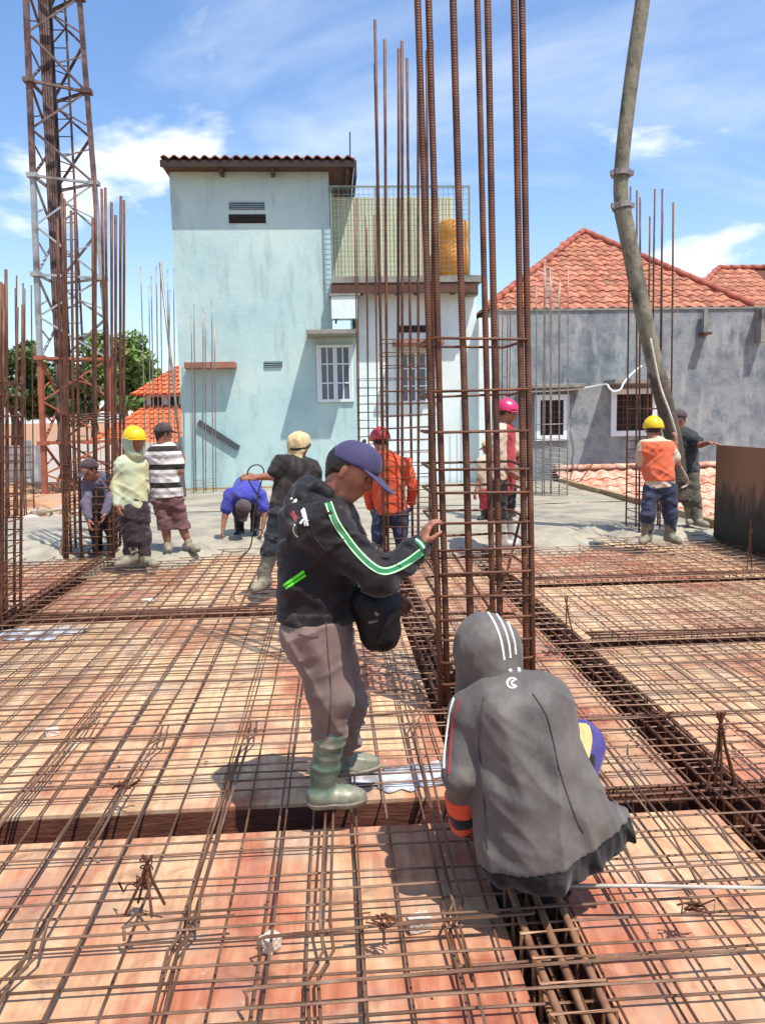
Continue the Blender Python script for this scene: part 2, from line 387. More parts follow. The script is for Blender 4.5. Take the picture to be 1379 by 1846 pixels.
for i in range(-42, 34):                                        # bars running away from the camera
    x = i*.15+.03
    if x > 4.95: continue
    sk = rnd.uniform(-.03, .03)
    y0 = .5; y1 = 10.5+rnd.uniform(-.2, .3)
    if x < -2.5: y0 = max(.5, (-x-1.2)*1.2)
    MB().tube(wavy((x+rnd.uniform(-.012, .012), y0, 0), (x+sk*.6, y1, 0), .006, NSEG, .024), .0046, 5).build('bar', MR, low)
    if i % 2 == 0:
        x2 = x+.035+rnd.uniform(-.02, .02)
        MB().tube(wavy((x2, y0+rnd.uniform(0, .2), 0), (x2+rnd.uniform(-.04, .04), y1, 0), .006, NSEG, .062, .004), .0048, 5).build('bar', MR, top)
y = .62
while y < 10.35:                                                # bars running across
    if 3.02 < y < 3.38: y = 3.40
    xa = -6.3; xb = 4.97
    if y < 4: xa = -1.2-y*.75; xb = min(4.97, .9+y*.95)
    MB().tube(wavy((xa, y+rnd.uniform(-.012, .012), 0), (xb, y+rnd.uniform(-.02, .02), 0), .006, NSEG, .034), .0046, 5).build('bar', MR, low)
    if rnd.random() < .86:
        y2 = y+.012+rnd.uniform(-.012, .012)
        if 3.04 < y2 < 3.34: y2 = 3.36
        MB().tube(wavy((xa, y2, 0), (xb, y2+rnd.uniform(-.03, .03), 0), .006, NSEG, .072, .004), .0048, 5).build('bar', MR, top)
    y += .175
# cranked and hooked extra bars over the cross beam and in the foreground
def hookbar(pts, r=.0055): return MB().tube(pts, r, 6).build('bent_bar', MR, top)
for x in np.arange(-1.9, .5, .45):
    x = float(x)+rnd.uniform(-.03, .03); yn = 2.45+rnd.uniform(-.2, .15); yf = 3.95+rnd.uniform(-.15, .35); z = .088
    for dx in (0, .032):
        hookbar([(x+dx-.02, yn-.42, .05), (x+dx-.035, yn-.16, .05), (x+dx+.012, yn-.06, .06), (x+dx, yn+.05, z), (x+dx+.015, 3.2, z+.006), (x+dx+.03, yf-.1, z), (x+dx+.055, yf, .07), (x+dx+.03, yf+.25, .045)])
for x in (1.05, 1.25, 1.45, 2.0, 2.2, 2.4):
    hookbar([(x, 2.5, .05), (x, 2.75, .12), (x+.02, 3.6, .12), (x+.05, 3.75, .06)])
def crossref(px, py, ang, L, z=.083):
    p = gp(px, py, z); d = Vector((math.cos(ang), math.sin(ang), 0)); n = Vector((-d.y, d.x, 0))
    hookbar([p+n*-.035-Vector((0, 0, .03)), p+n*-.03, p+n*-.012+d*-.01, p+d*.02, p+d*L*.5+Vector((0, 0, .004)), p+d*L])
for a in ((447, 1782, .02, 1.5), (228, 1668, .05, .35), (468, 1690, .05, .9), (640, 1290, .05, .8), (1010, 1300, .03, 1.2), (690, 1670, .04, .5)):
    crossref(*a)
# bundles of loose tie wire and offcuts
M['wire'] = pmat('tie_wire', [S('4a2a1c'), S('7a4a32')], scale=9, rough=.6, metal=.3)
for px, py, wl_ in ((250, 1600, 'by the small rebar chair in the left foreground'), (1250, 1640, 'below the pale conduit at the lower right'), (700, 1665, 'left of the pale mortar block'), (985, 1180, 'just right of the tall rebar column'), (220, 1420, 'behind the cross channel at the left'), (1180, 1290, 'beside the diagonal channel on the right')):
    p = gp(px, py, .12); b = MB()
    for q in range(3):
        a = rnd.uniform(0, 6.28); pts = []
        for s_ in range(8):
            a += rnd.uniform(-.9, .9); pts.append(p+Vector((rnd.uniform(-.03, .03)+.012*s_*math.cos(a), rnd.uniform(-.03, .03), rnd.uniform(-.01, .03))))
        b.tube(pts, .0035, 4)
    tag(b.build('tie_wire', M['wire'], smooth=True), 'loose twist of rusty tie wire '+wl_, 'wire', 'loose tie wire on the mesh')

M['rebar_tan'] = pmat('sunlit_rust', [S('6a4630'), S('8d6448'), S('a9835f')], scale=7, rough=.6, metal=.15, bump=.3, bscale=70, rand=.1, bdist=.004)  # lighter copy of the rust: sunlight on the near beam cage put into its colour
# ------------------------------------------------------------------ beam cages lying in the channels
def beam_cage(label, p0, p1, w, h, ztop, step, nb=3, r=.0085, rs=.005, mat=None):
    root = tag(empty('beam_cage'), label, 'rebar cage', 'beam cages in the deck channels')
    p0 = Vector(p0); p1 = Vector(p1); d = (p1-p0).normalized(); s = Vector((d.y, -d.x, 0)); L = (p1-p0).length
    for zz_ in (ztop, ztop-h):
        for i in range(nb):
            o = s*(w*(i/(nb-1)-.5)); a = p0+o; b = p1+o
            pts = [a.lerp(b, t/8)+Vector((rnd.uniform(-.006, .006), rnd.uniform(-.006, .006), zz_+rnd.uniform(-.006, .006))) for t in range(9)]
            MB().tube(pts, r, 6).build('bar', mat or M['rebar'], root, smooth=True)
    n = int(L/step); W = w/2+r+.004
    st = MB(); st.tube([Vector((-W, 0, ztop+r)), Vector((W, 0, ztop+r)), Vector((W, 0, ztop-h-r)), Vector((-W, 0, ztop-h-r))], rs, 5, closed=True)
    me = st.mesh('stirrup'); me.materials.append(mat or M['rebar'])
    ang = math.atan2(s.y, s.x)
    for i in range(n):
        o = link_mesh('stirrup', me, None, root); q = p0+d*(i+.5)*step
        o.location = (q.x+rnd.uniform(-.008, .008), q.y+rnd.uniform(-.012, .012), rnd.uniform(-.008, .008)); o.rotation_euler = (0, 0, ang+rnd.uniform(-.09, .09))
    return root
beam_cage('open beam cage at the bottom edge beside the crouching worker', (.655, .9, 0), (.655, 3.0, 0), .15, .30, .055, .12, 3, .0135, .0075, M['rebar_tan'])
beam_cage('narrow beam cage running up to the big central column', (.655, 3.4, 0), (.655, 9.6, 0), .15, .28, .05, .11, 3)
beam_cage('long beam cage in the diagonal dark channel to the right of the crouching worker', (1.71, 1.2, 0), (1.71, 9.4, 0), .14, .30, .05, .12, 3)
beam_cage('beam cage in the wide dark channel across the foreground', (-3.0, 3.21, 0), (.52, 3.21, 0), .12, .16, -.20, .16, 2)
beam_cage('short beam cage in the channel right of the crouching worker', (.8, 3.21, 0), (5.0, 3.21, 0), .12, .22, .02, .15, 3)
beam_cage('beam cage across the deck behind the standing man', (-2.7, 6.83, 0), (.5, 6.83, 0), .13, .28, .04, .14, 3)
beam_cage('nearer of two beam cages across the right bay', (1.85, 5.52, 0), (4.95, 5.52, 0), .12, .25, .07, .14, 3)
beam_cage('farther of two beam cages across the right bay', (1.85, 7.54, 0), (4.95, 7.54, 0), .12, .25, .07, .14, 3)
beam_cage('beam cage in the channel along the left rebar columns', (-2.86, 4.6, 0), (-2.86, 9.6, 0), .15, .28, .06, .12, 3)

# crumbs of set concrete dropped on the deck and on the mesh
cb = MB(); r9_ = random.Random(4)
for i in range(520):
    if i < 300: x, y_ = r9_.uniform(-3.5, 4.8), 9.5-abs(r9_.gauss(0, .75))
    else: x, y_ = r9_.uniform(-2.6, 3.2), r9_.uniform(1.7, 8.5)
    if any(a-.01 < x < b+.01 for a, b in YB) or 3.08 < y_ < 3.34: continue
    s_ = r9_.uniform(.006, .016)*(1.6 if i < 300 else .8); q = [Vector((r9_.uniform(.6, 1.2)*s_*a, r9_.uniform(.6, 1.2)*s_*b, c*s_*r9_.uniform(.5, 1))) for a, b, c in ((-1, 0, 0), (1, 0, 0), (0, -1, 0), (0, 1, 0), (0, 0, 1), (0, 0, -.3))]
    cb.add([v_+Vector((x, y_, .004+s_*.3)) for v_ in q], [(0, 2, 4), (2, 1, 4), (1, 3, 4), (3, 0, 4), (2, 0, 5), (1, 2, 5), (3, 1, 5), (0, 3, 5)])
tag(cb.build('concrete_crumbs', M['conc']), 'small grey crumbs of concrete scattered over the deck', 'crumbs', kind='stuff')
# spacer stands (bundled steel tripods)
def tripod(label, pb, pt, nleg, spread):
    root = tag(empty('rebar_stand', pb), label, 'rebar stand', 'upright steel stands on the mesh')
    h = (pt-pb)
    for i in range(nleg):
        a = 6.28*i/nleg+.5; f = Vector((math.cos(a)*spread, math.sin(a)*spread*.7, 0))
        MB().tube([f, h*.55+f*.25, h*.78+f*.1, h*(.95+.08*rnd.random())-f*.25], .0052, 6).build('leg', M['rebar'], root)
    MB().tube([h*.72+Vector((math.cos(t)*.02, math.sin(t)*.02, t*.004)) for t in np.arange(0, 13, .6)], .003, 4).build('tie', M['wire'], root)
b0 = gp(1303, 1425, .08); tripod('tied bundle of short bars standing upright near the right edge', b0, at(1298, 1280, (b0).dot(FW)), 5, .075)
b0 = gp(1027, 1160, .06); tripod('thin pair of bars standing upright beyond the hooded worker', b0, at(1020, 1078, b0.dot(FW)), 2, .05)
b0 = gp(1350, 1030, .06); tripod('thin upright bars in front of the dark formwork panel', b0, at(1352, 935, b0.dot(FW)), 2, .04)
b0 = gp(262, 1640, .06); tripod('small crooked rebar chair in the left foreground', b0, at(266, 1540, b0.dot(FW)), 4, .07)

# spacer blocks, puddles, pale conduit
M['mortar'] = pmat('mortar', [S('b8ab98'), S('d6ccba')], scale=12, rough=.9, bump=.6)
def block(label, px, py, d, rot):
    p = gp(px, py, .0); bm = bmesh.new(); bmesh.ops.create_cube(bm, size=1)
    bmesh.ops.subdivide_edges(bm, edges=bm.edges[:], cuts=2, use_grid_fill=True)
    for v in bm.verts:
        v.co = Vector((v.co.x*d[0], v.co.y*d[1], v.co.z*d[2]))*(1+rnd.uniform(-.09, .09)); v.co *= 1-.12*max(0, v.co.length/max(d)-.45)
    me = bpy.data.meshes.new('spacer_block'); bm.to_mesh(me); bm.free()
    o = link_mesh('spacer_block', me, M['mortar'], loc=p+Vector((0, 0, d[2]/2+.002))); o.rotation_euler = (0, 0, rot)
    tag(o, label, 'spacer block', 'mortar spacer blocks under the mesh')
block('pale mortar block at the bottom of the deck, left of the beam cage', 755, 1675, (.075, .05, .045), .2)
block('round white mortar lump in the left foreground', 488, 1712, (.055, .05, .05), .9)
block('whitish mortar block at the left edge of the deck', 95, 1325, (.07, .05, .035), .4)
block('far pale mortar block on the left bay', 268, 1088, (.12, .07, .04), .3)
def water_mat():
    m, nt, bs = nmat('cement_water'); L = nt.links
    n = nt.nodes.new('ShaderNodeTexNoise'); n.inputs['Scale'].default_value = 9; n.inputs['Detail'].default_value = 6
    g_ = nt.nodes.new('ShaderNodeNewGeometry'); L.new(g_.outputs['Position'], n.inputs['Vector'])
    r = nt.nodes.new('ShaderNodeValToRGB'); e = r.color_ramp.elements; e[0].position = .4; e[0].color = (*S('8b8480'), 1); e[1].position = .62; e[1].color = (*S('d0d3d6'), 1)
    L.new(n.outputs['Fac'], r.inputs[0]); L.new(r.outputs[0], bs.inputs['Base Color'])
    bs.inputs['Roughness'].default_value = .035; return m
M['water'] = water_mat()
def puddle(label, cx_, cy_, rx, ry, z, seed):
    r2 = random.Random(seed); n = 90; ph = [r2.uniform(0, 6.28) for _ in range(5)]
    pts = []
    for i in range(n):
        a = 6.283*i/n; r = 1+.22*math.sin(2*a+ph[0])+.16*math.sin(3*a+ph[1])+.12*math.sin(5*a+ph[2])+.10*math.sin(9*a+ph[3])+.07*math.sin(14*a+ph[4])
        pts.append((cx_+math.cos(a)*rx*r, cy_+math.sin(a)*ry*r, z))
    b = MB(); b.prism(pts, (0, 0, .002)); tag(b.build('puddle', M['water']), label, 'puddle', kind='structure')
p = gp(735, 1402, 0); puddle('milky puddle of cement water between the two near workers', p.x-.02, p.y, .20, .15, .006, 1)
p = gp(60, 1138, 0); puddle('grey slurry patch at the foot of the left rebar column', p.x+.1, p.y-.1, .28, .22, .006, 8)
M['conduit'] = pmat('pale_conduit', [S('9c9184'), S('bdb4a6')], scale=5, rough=.5)
tag(MB().tube([gp(930, 1596, .14), gp(1150, 1597, .135), gp(1400, 1601, .13)], .0065, 8).build('conduit', M['conduit'], smooth=True), 'pale thin conduit lying across the mesh right of the crouching worker', 'conduit')
# ------------------------------------------------------------------ rebar column cages
def column(label, x0, x1, y0, y1, tops, r, nside, ties, lean=(0, 0), bundle=1, rt=.005, mat=None, twist=0, jit=.012, extra=(), sides=False, bshift=0, tallx=None):
    """tops: (min,max) bar tops; ties: list of heights"""
    mat = mat or M['rebar']
    cx_, cy_ = (x0+x1)/2, (y0+y1)/2; w = x1-x0; d = y1-y0
    root = tag(empty('rebar_column', (cx_, cy_, 0)), label, 'rebar column', 'rebar column cages on the deck')
    pos = []
    for i in range(nside):
        t = i/(nside-1)-.5
        pos += [(t*w, -d/2), (t*w+rnd.uniform(-.02, .02)+bshift, d/2)]
        if 0 < i < nside-1 and sides: pos += [(-w/2, t*d), (w/2, t*d)]
    for (px, py) in pos:
        if bshift and py > 0 and abs(px-bshift) > w*.4: continue
        cor = abs(abs(px)-w/2) < 1e-6 and py < 0 and abs(abs(py)-d/2) < 1e-6
        nb = (2 if cor and (bundle > 2 or py < 0) else 1) if bundle > 1 else bundle
        for b in range(nb):
            h = rnd.uniform(*tops) if tallx is None or px < tallx else rnd.uniform(2.55, 2.95); a = 2.1*b+rnd.uniform(0, .5)
            ox, oy = ((b-.5)*r*2.05, rnd.uniform(-.3, .3)*r) if nb > 1 else (0, 0)
            tx, ty = rnd.uniform(-jit, jit), rnd.uniform(-jit, jit)
            pts = []
            for k in range(7):
                z = -.3+(h+.3)*k/6; f = max(0, z)/5
                pts.append((px+ox+lean[0]*max(z, 0)+tx*f*4+rnd.uniform(-1, 1)*jit*.25, py+oy+lean[1]*max(z, 0)+ty*f*4, z))
            MB().tube(pts, r*rnd.uniform(.92, 1.05), 7).build('bar', mat, root, smooth=True)
    for z in ties:
        e = r+rt+.002; a, b = w/2+e, d/2+e; c = .03
        loop = []
        for (sx, sy) in ((-1, -1), (1, -1), (1, 1), (-1, 1)):
            for q in ((0, 1), (1, 0)) if sx*sy > 0 else ((1, 0), (0, 1)):
                loop.append((sx*(a-c*q[0])+lean[0]*z, sy*(b-c*q[1])+lean[1]*z, rnd.uniform(-.006, .006)))
        o = MB().tube(loop, rt, 6, closed=True).build('tie', mat, root, smooth=True, loc=(0, 0, z))
        o.rotation_euler = (rnd.uniform(-.02, .02), rnd.uniform(-.025, .025), 0)
    for (pts, rr) in extra:
        MB().tube(pts, rr, 6).build('bar', mat, root, smooth=True)
    return root
MG = M['rebar_grey']
tA = [.06, .19, .32, .45, .57, .70, .83, .965, 1.12, 1.285, 1.42, 1.62, 1.84, 2.13]
column('tall thick rebar column in front of the crouching worker, running out of the picture', .60, 1.10, 4.28, 4.78, (5.4, 6.0), .0185, 4, tA, (-.019, .006), 2, .0085, M['rebar_rib'], jit=.006, bshift=.055,
       extra=[([(-.28, -.26, .1), (.1, -.27, .8), (.27, -.1, 1.3)], .008), ([(-.2, -.25, .95), (.12, -.26, .45)], .007)])
column('rebar column right behind the standing man, second in the middle row', .55, 1.08, 8.45, 8.95, (5.3, 5.75), .0155, 4, [.1+.135*i for i in range(19)], (.008, 0), 2, .0055)
column('far rebar column in front of the balcony, third in the middle row', .50, 1.06, 15.35, 15.85, (5.3, 6.0), .013, 4, [.2+.16*i for i in range(15)], (.008, 0), 1, .006)
column('rebar column in front of the small barred window on the grey wall', 4.0, 4.5, 14.75, 15.25, (4.2, 4.7), .012, 4, [.15+.1*i for i in range(10)]+[1.2, 1.5], (-.004, 0), 1, .006, MG)
column('rebar column beside the hanging concrete hose', 4.09, 4.52, 10.15, 10.6, (4.2, 4.75), .0125, 4, [.12+.12*i for i in range(11)]+[1.75], (-.012, 0), 1, .006)
column('rebar column half cut off by the left edge of the picture', -3.24, -2.80, 6.45, 6.9, (3.9, 4.5), .013, 4, [.06+.105*i for i in range(11)]+[1.4, 1.6, 1.78, 1.95, 2.05], (.075, 0), 3, .006, sides=True, tallx=-.1)
column('distant rebar column at the far left, behind the left edge column', -6.45, -6.0, 15.3, 15.75, (4.2, 4.6), .013, 4, [.2+.15*i for i in range(8)], (.07, 0), 1, .006)
hrt = column('dense rebar column with a bundle of ties, left of the yellow helmet worker', -3.36, -2.80, 9.75, 10.3, (4.1, 4.6), .0175, 4, [.1+.10*i for i in range(12)]+[1.70+.028*i for i in range(5)], (.055, 0), 3, .006, sides=True)
column('rebar column with leaning bars at the left corner of the pale blue house', -3.95, -3.42, 16.5, 16.9, (4.4, 4.95), .012, 4, [.25, .4], (.045, 0), 1, .005, MG, jit=.02,
       extra=[([(.55, -.2, .05), (.45, -.2, 2.0), (.28, -.2, 4.9)], .028)])
column('low rebar column standing close to the pale blue wall', -3.08, -2.66, 17.15, 17.5, (3.7, 4.25), .012, 3, [.25, .32, .4], (.042, 0), 1, .005, MG)
column('thin far rebar column between pale wing and grey wall', 3.58, 3.9, 17.2, 17.5, (3.9, 4.3), .011, 3, [.3+.2*i for i in range(6)], (0, 0), 1, .005)

# ------------------------------------------------------------------ edge formwork panel on the right
def panel_mat():
    m, nt, bs = nmat('oiled_form_panel'); L = nt.links
    g_ = nt.nodes.new('ShaderNodeNewGeometry'); sp = nt.nodes.new('ShaderNodeSeparateXYZ'); L.new(g_.outputs['Position'], sp.inputs[0])
    n = nt.nodes.new('ShaderNodeTexNoise'); n.inputs['Scale'].default_value = 3.5; n.inputs['Detail'].default_value = 9; n.inputs['Roughness'].default_value = .7
    mp = nt.nodes.new('ShaderNodeMapping'); mp.inputs['Scale'].default_value = (1, 2.2, .7); L.new(g_.outputs['Position'], mp.inputs[0]); L.new(mp.outputs[0], n.inputs['Vector'])
    a = nt.nodes.new('ShaderNodeMath'); a.operation = 'MULTIPLY_ADD'; L.new(n.outputs['Fac'], a.inputs[0]); a.inputs[1].default_value = 1.1; L.new(sp.outputs[2], a.inputs[2])
    r = nt.nodes.new('ShaderNodeValToRGB'); e = r.color_ramp.elements
    e[0].position = .72; e[0].color = (*S('1d1815'), 1); e[1].position = 1.0; e[1].color = (*S('8a6248'), 1)
    x = e.new(.86); x.color = (*S('4b382b'), 1)
    mm_ = nt.nodes.new('ShaderNodeMapRange'); mm_.inputs[1].default_value = 0.0; mm_.inputs[2].default_value = 1.35; L.new(a.outputs[0], mm_.inputs[0])
    L.new(mm_.outputs[0], r.inputs[0]); L.new(r.outputs[0], bs.inputs['Base Color']); bs.inputs['Roughness'].default_value = .6
    return m
M['panel'] = panel_mat()
pn = tag(empty('formwork_panel', (4.965, 8, 0)), 'brown plywood formwork panel with blackened lower half at the right edge', 'formwork panel')
for i, (a, b) in enumerate(((-3.6, -.6), (-.597, 1.82))):
    bevel(MB().mm((-.012, a, -.1), (.012, b, 1.28-.012*i)).build('plywood_sheet', M['panel'], pn), .003)
for y_ in np.arange(-3.4, 1.8, .6): MB().mm((.014, y_, -.1), (.08, y_+.06, 1.2)).build('stud', M['timber'], pn)
for z_ in (.25, .8): MB().mm((.082, -3.6, z_), (.16, 1.8, z_+.09)).build('waler', M['timber'], pn)

# ------------------------------------------------------------------ concrete pump hose
M['hose'] = pmat('hose_rubber', [S('3d3a30'), S('625e4e'), S('7d7864'), S('474236')], scale=5, rough=.8, bump=.5, bscale=25, stretch=(1, 1, .6))
M['hosemud'] = pmat('hose_mud', [S('3d342c'), S('5b4f42')], scale=6, rough=.75, bump=.6)
hs = tag(empty('concrete_hose', at(1190, 900, 10.0)), 'thick grey concrete pump hose hanging from above to the orange vest worker', 'hose')
hpx = [(1185, -260), (1172, -120), (1158, 0), (1142, 110), (1128, 220), (1120, 300), (1119, 360), (1130, 420), (1146, 500), (1164, 590), (1183, 670), (1202, 745), (1215, 800), (1222, 860), (1226, 905)]
hp = []
for i, (px, py) in enumerate(hpx):
    hp.append(at(px, py, 10.35-.025*i)-hs.location)
def smooth_path(P, n=5):
    out = []
    for i in range(len(P)-1):
        p0, p1, p2, p3 = P[max(i-1, 0)], P[i], P[i+1], P[min(i+2, len(P)-1)]
        for k_ in range(n):
            t = k_/n; out.append(.5*((2*p1)+(p2-p0)*t+(2*p0-5*p1+4*p2-p3)*t*t+(3*p1-p0-3*p2+p3)*t*t*t))
    return out+[P[-1]]
HPs = smooth_path(hp)
MB().tube(HPs[:34], .090, 14).build('steel_end', M['hose'], hs, smooth=True)
MB().tube(HPs[31:52], .106, 14).build('hose_body', M['hose'], hs, smooth=True)
MB().tube(HPs[50:], [.113-.0004*i for i in range(len(HPs[50:]))], 14).build('hose_mouth', M['hosemud'], hs, smooth=True)
for i in (26, 31):
    c = HPs[i]; t = (HPs[i+1]-HPs[i-1]).normalized()
    b = MB(); b.tube([c-t*.035, c-t*.034, c+t*.034, c+t*.035], [.1, .125, .125, .1], 14); b.box(c+Vector((.12, -.03, 0)), (.05, .05, .06)); b.box(c+Vector((-.12, -.03, 0)), (.05, .05, .06))
    b.build('clamp', M['rebar_grey'], hs)
# rope along the hose
M['rope'] = pmat('rope', [S('a79c86'), S('cfc6b2')], scale=20, rough=.9)
tag(MB().tube(smooth_path([at(1172, 610, 9.85), at(1188, 690, 9.8), at(1207, 745, 9.7), at(1218, 785, 9.72), at(1222, 830, 9.8), at(1240, 868, 9.9), at(1228, 880, 9.9)]), .014, 6).build('rope', M['rope'], smooth=True), 'pale rope hanging along the hose mouth', 'rope')

# ------------------------------------------------------------------ tiles
def tile_mesh(name, w, l, amp=.035, n=5):
    b = MB(); prof = []
    for i in range(n+1):
        t = i/n; prof.append((w*(t-.5), amp*(math.sin(t*math.pi*2-.6)*.55+.45)))
    v = []
    for (x, z) in prof: v += [(x, -l/2, z+.03), (x, l/2, z), (x, -l/2, z+.005)]
    f = []
    for i in range(n):
        a = i*3; c = a+3
        f += [(a, c, c+1, a+1), (a+2, c+2, c, a)]
    b.add(v, f); return b.mesh(name)
def tile_roof(parent, O, u, v, inside, nu, nv, tw, tl, mat, amp=.035, lift=.02, limit=300, u0=0):
    u = Vector(u).normalized(); v = Vector(v).normalized(); n = u.cross(v).normalized()
    me = tile_mesh('roof_tile', tw*1.04, tl*1.14, amp); me.materials.append(mat)
    rot = Matrix((u, v, n)).transposed().to_euler(); c = 0
    for j in range(nv):
        for i in range(nu):
            a, b = u0+(i+.5)*tw, (j+.5)*tl
            if not inside(a, b): continue
            o = link_mesh('roof_tile', me, None, parent)
            p = Vector(O)+u*(a+rnd.uniform(-.008, .008))+v*(b+rnd.uniform(-.008, .008))+n*(lift+.012*0+rnd.uniform(0, .008))
            o.location = p-parent.location; o.rotation_euler = rot; c += 1
    return c
M['tile_red'] = pmat('terracotta_red', [S('7d4636'), S('9c5c46'), S('af7558'), S('866050')], scale=3, rough=.85, bump=.4, rand=.22)
M['tile_pale'] = pmat('terracotta_pale', [S('a8644c'), S('cb8e72'), S('dcae96'), S('7d5040')], scale=5, rough=.85, bump=.4, rand=.16)
M['tile_orange'] = pmat('terracotta_orange', [S('b55a34'), S('d2703f')], scale=3, rough=.8, rand=.08)
M['tile_dark'] = pmat('weathered_tile', [S('5a3a2e'), S('8a5a46'), S('a9745c')], scale=3, rough=.9, bump=.4, rand=.2)
M['under'] = pmat('roof_underlay', [S('5b3226')], rough=.9)
M['ridge'] = pmat('ridge_tile', [S('8f4a38'), S('ab5f4a')], scale=4, rough=.8, rand=.1)
def ridge(parent, a, b, r=.11, step=.4, mat=None):
    a = Vector(a); b = Vector(b); d = (b-a).normalized(); n = max(1, int((b-a).length/step))
    s_ = (b-a).length/n
    m = MB(); m.tube([Vector((0, 0, -s_*.53)), Vector((0, 0, s_*.5))], [r, r*.88], 8); me = m.mesh('ridge_tile', True); me.materials.append(mat or M['ridge'])
    q = d.to_track_quat('Z', 'Y').to_euler()
    for i in range(n):
        o = link_mesh('ridge_tile', me, None, parent); o.location = a+d*(i+.5)*s_-parent.location; o.rotation_euler = q

# ------------------------------------------------------------------ pale blue house
def wall_mat(name, cols, stain, rough=.85, sc=.7, streak=.35, bump=.25):
    m, nt, bs = nmat(name); L = nt.links
    g_ = nt.nodes.new('ShaderNodeNewGeometry')
    def nz(s, st, d=7):
        mp = nt.nodes.new('ShaderNodeMapping'); mp.inputs['Scale'].default_value = st; L.new(g_.outputs['Position'], mp.inputs[0])
        n = nt.nodes.new('ShaderNodeTexNoise'); n.inputs['Scale'].default_value = s; n.inputs['Detail'].default_value = d; n.inputs['Roughness'].default_value = .65; L.new(mp.outputs[0], n.inputs['Vector']); return n.outputs['Fac']
    a = nz(sc, (1, 1, 1)); r = nt.nodes.new('ShaderNodeValToRGB'); e = r.color_ramp.elements
    while len(e) < len(cols): e.new(.5)
    for i, c in enumerate(cols): e[i].position = .32+.36*i/max(1, len(cols)-1); e[i].color = (*c, 1)
    L.new(a, r.inputs[0])
    s = nz(2.6, (1.3, 1.3, .28), 8); mr = nt.nodes.new('ShaderNodeMapRange'); mr.inputs[1].default_value = .52; mr.inputs[2].default_value = .75; mr.inputs[4].default_value = streak; L.new(s, mr.inputs[0])
    mx = nt.nodes.new('ShaderNodeMix'); mx.data_type = 'RGBA'; L.new(mr.outputs[0], mx.inputs['Factor']); L.new(r.outputs[0], mx.inputs['A']); mx.inputs['B'].default_value = (*stain, 1)
    L.new(mx.outputs['Result'], bs.inputs['Base Color']); bs.inputs['Roughness'].default_value = rough
    b = nz(9, (1, 1, 1), 6); bp = nt.nodes.new('ShaderNodeBump'); bp.inputs['Strength'].default_value = bump; bp.inputs['Distance'].default_value = .03; L.new(b, bp.inputs['Height']); L.new(bp.outputs[0], bs.inputs['Normal'])
    return m
M['blue'] = wall_mat('pale_blue_plaster', [S('9dbab9'), S('acc6c3'), S('bacfc7')], S('76898a'), sc=.6, streak=.55)
M['white'] = wall_mat('white_plaster', [S('c9dcdc'), S('d9e4e0'), S('cfd6cf')], S('a3aaa4'), sc=.6, streak=.4)
M['cement'] = wall_mat('raw_cement', [S('545d62'), S('70777a'), S('8c908f'), S('626c71')], S('b2b4af'), sc=1.1, streak=.75, bump=.45)
M['frame'] = pmat('white_paint', [S('dfe4e4'), S('cfd6d6')], scale=5, rough=.5)
M['glass'] = pmat('dark_glass', [S('54616a')], rough=.1)
M['dark'] = pmat('dark_opening', [S('2a2522')], rough=.9)
M['grille'] = pmat('vent_grey', [S('7f979b'), S('6c8388')], scale=8, rough=.8)
M['brown'] = pmat('brown_wood', [S('4a3026'), S('5f4032')], scale=4, rough=.8)
M['fascia'] = pmat('dark_fascia', [S('2e221e'), S('3c2d26')], scale=4, rough=.85)
M['ledge'] = pmat('red_oxide_ledge', [S('8a5a4c'), S('a87464')], scale=3, rough=.85)
M['slabgrey'] = pmat('grey_slab', [S('6f6f68'), S('8c8a80'), S('55534c')], scale=2, rough=.9, bump=.3)
M['wire_metal'] = pmat('galvanised_wire', [S('6f7a6a'), S('8b9584')], scale=4, rough=.5, metal=.4)
BY = 18.0
hb = tag(empty('house', (-1.5, BY, 0)), 'tall pale blue house with narrow tiled roof and netted balcony', 'house')
hl = hb.location
def hpart(name, a, b, mat, parent=hb, bev=0):
    o = MB().mm(Vector(a)-hl, Vector(b)-hl).build(name, mat, parent)
    if bev: bevel(o, bev)
    return o
hpart('wall', (-3.42, BY, -3), (.05, BY+5.0, 7.1), M['blue'])
hpart('wall', (.052, BY+.003, -3), (.58, BY+4.9, 3.62), M['blue'])
hpart('wall', (.582, BY+.25, -3), (3.38, BY+4.9, 4.55), M['white'])
# roof: dark fascia, rafters, rows of tile
rf = hpart('roof', (-3.5, BY-.40, 7.105), (.60, BY+5.2, 7.20), M['brown'])
tile_c = tile_mesh('roof_tile', .225, .46, .06, 5); tile_c.materials.append(M['tile_dark'])
for j in range(4):
    for i in range(19):
        o = link_mesh('roof_tile', tile_c, None, rf); o.location = Vector((-3.40+i*.217+rnd.uniform(-.01, .01), BY-.24+j*.40, 7.225+rnd.uniform(0, .012)+j*.02))-hl; o.rotation_euler = (.05, rnd.uniform(-.03, .03), 0)
hpart('fascia', (-3.52, BY-.445, 7.07), (.62, BY-.405, 7.215), M['fascia'], rf)
hpart('barge_board', (.622, BY-.43, 6.88), (.66, BY+3.5, 7.215), M['brown'], rf)
for i in range(2):
    hpart('rafter', (-2.3+i*1.1, BY-.38, 6.98), (-2.22+i*1.1, BY-.002, 7.10), M['brown'], rf)
hpart('rafter', (.42, BY-.38, 6.98), (.50, BY+2, 7.10), M['brown'], rf)
MB().tube([Vector((.56, BY+1.2, 7.2))-hl, Vector((.58, BY+1.2, 8.35))-hl], .018, 6).build('antenna', M['brown'], hb)
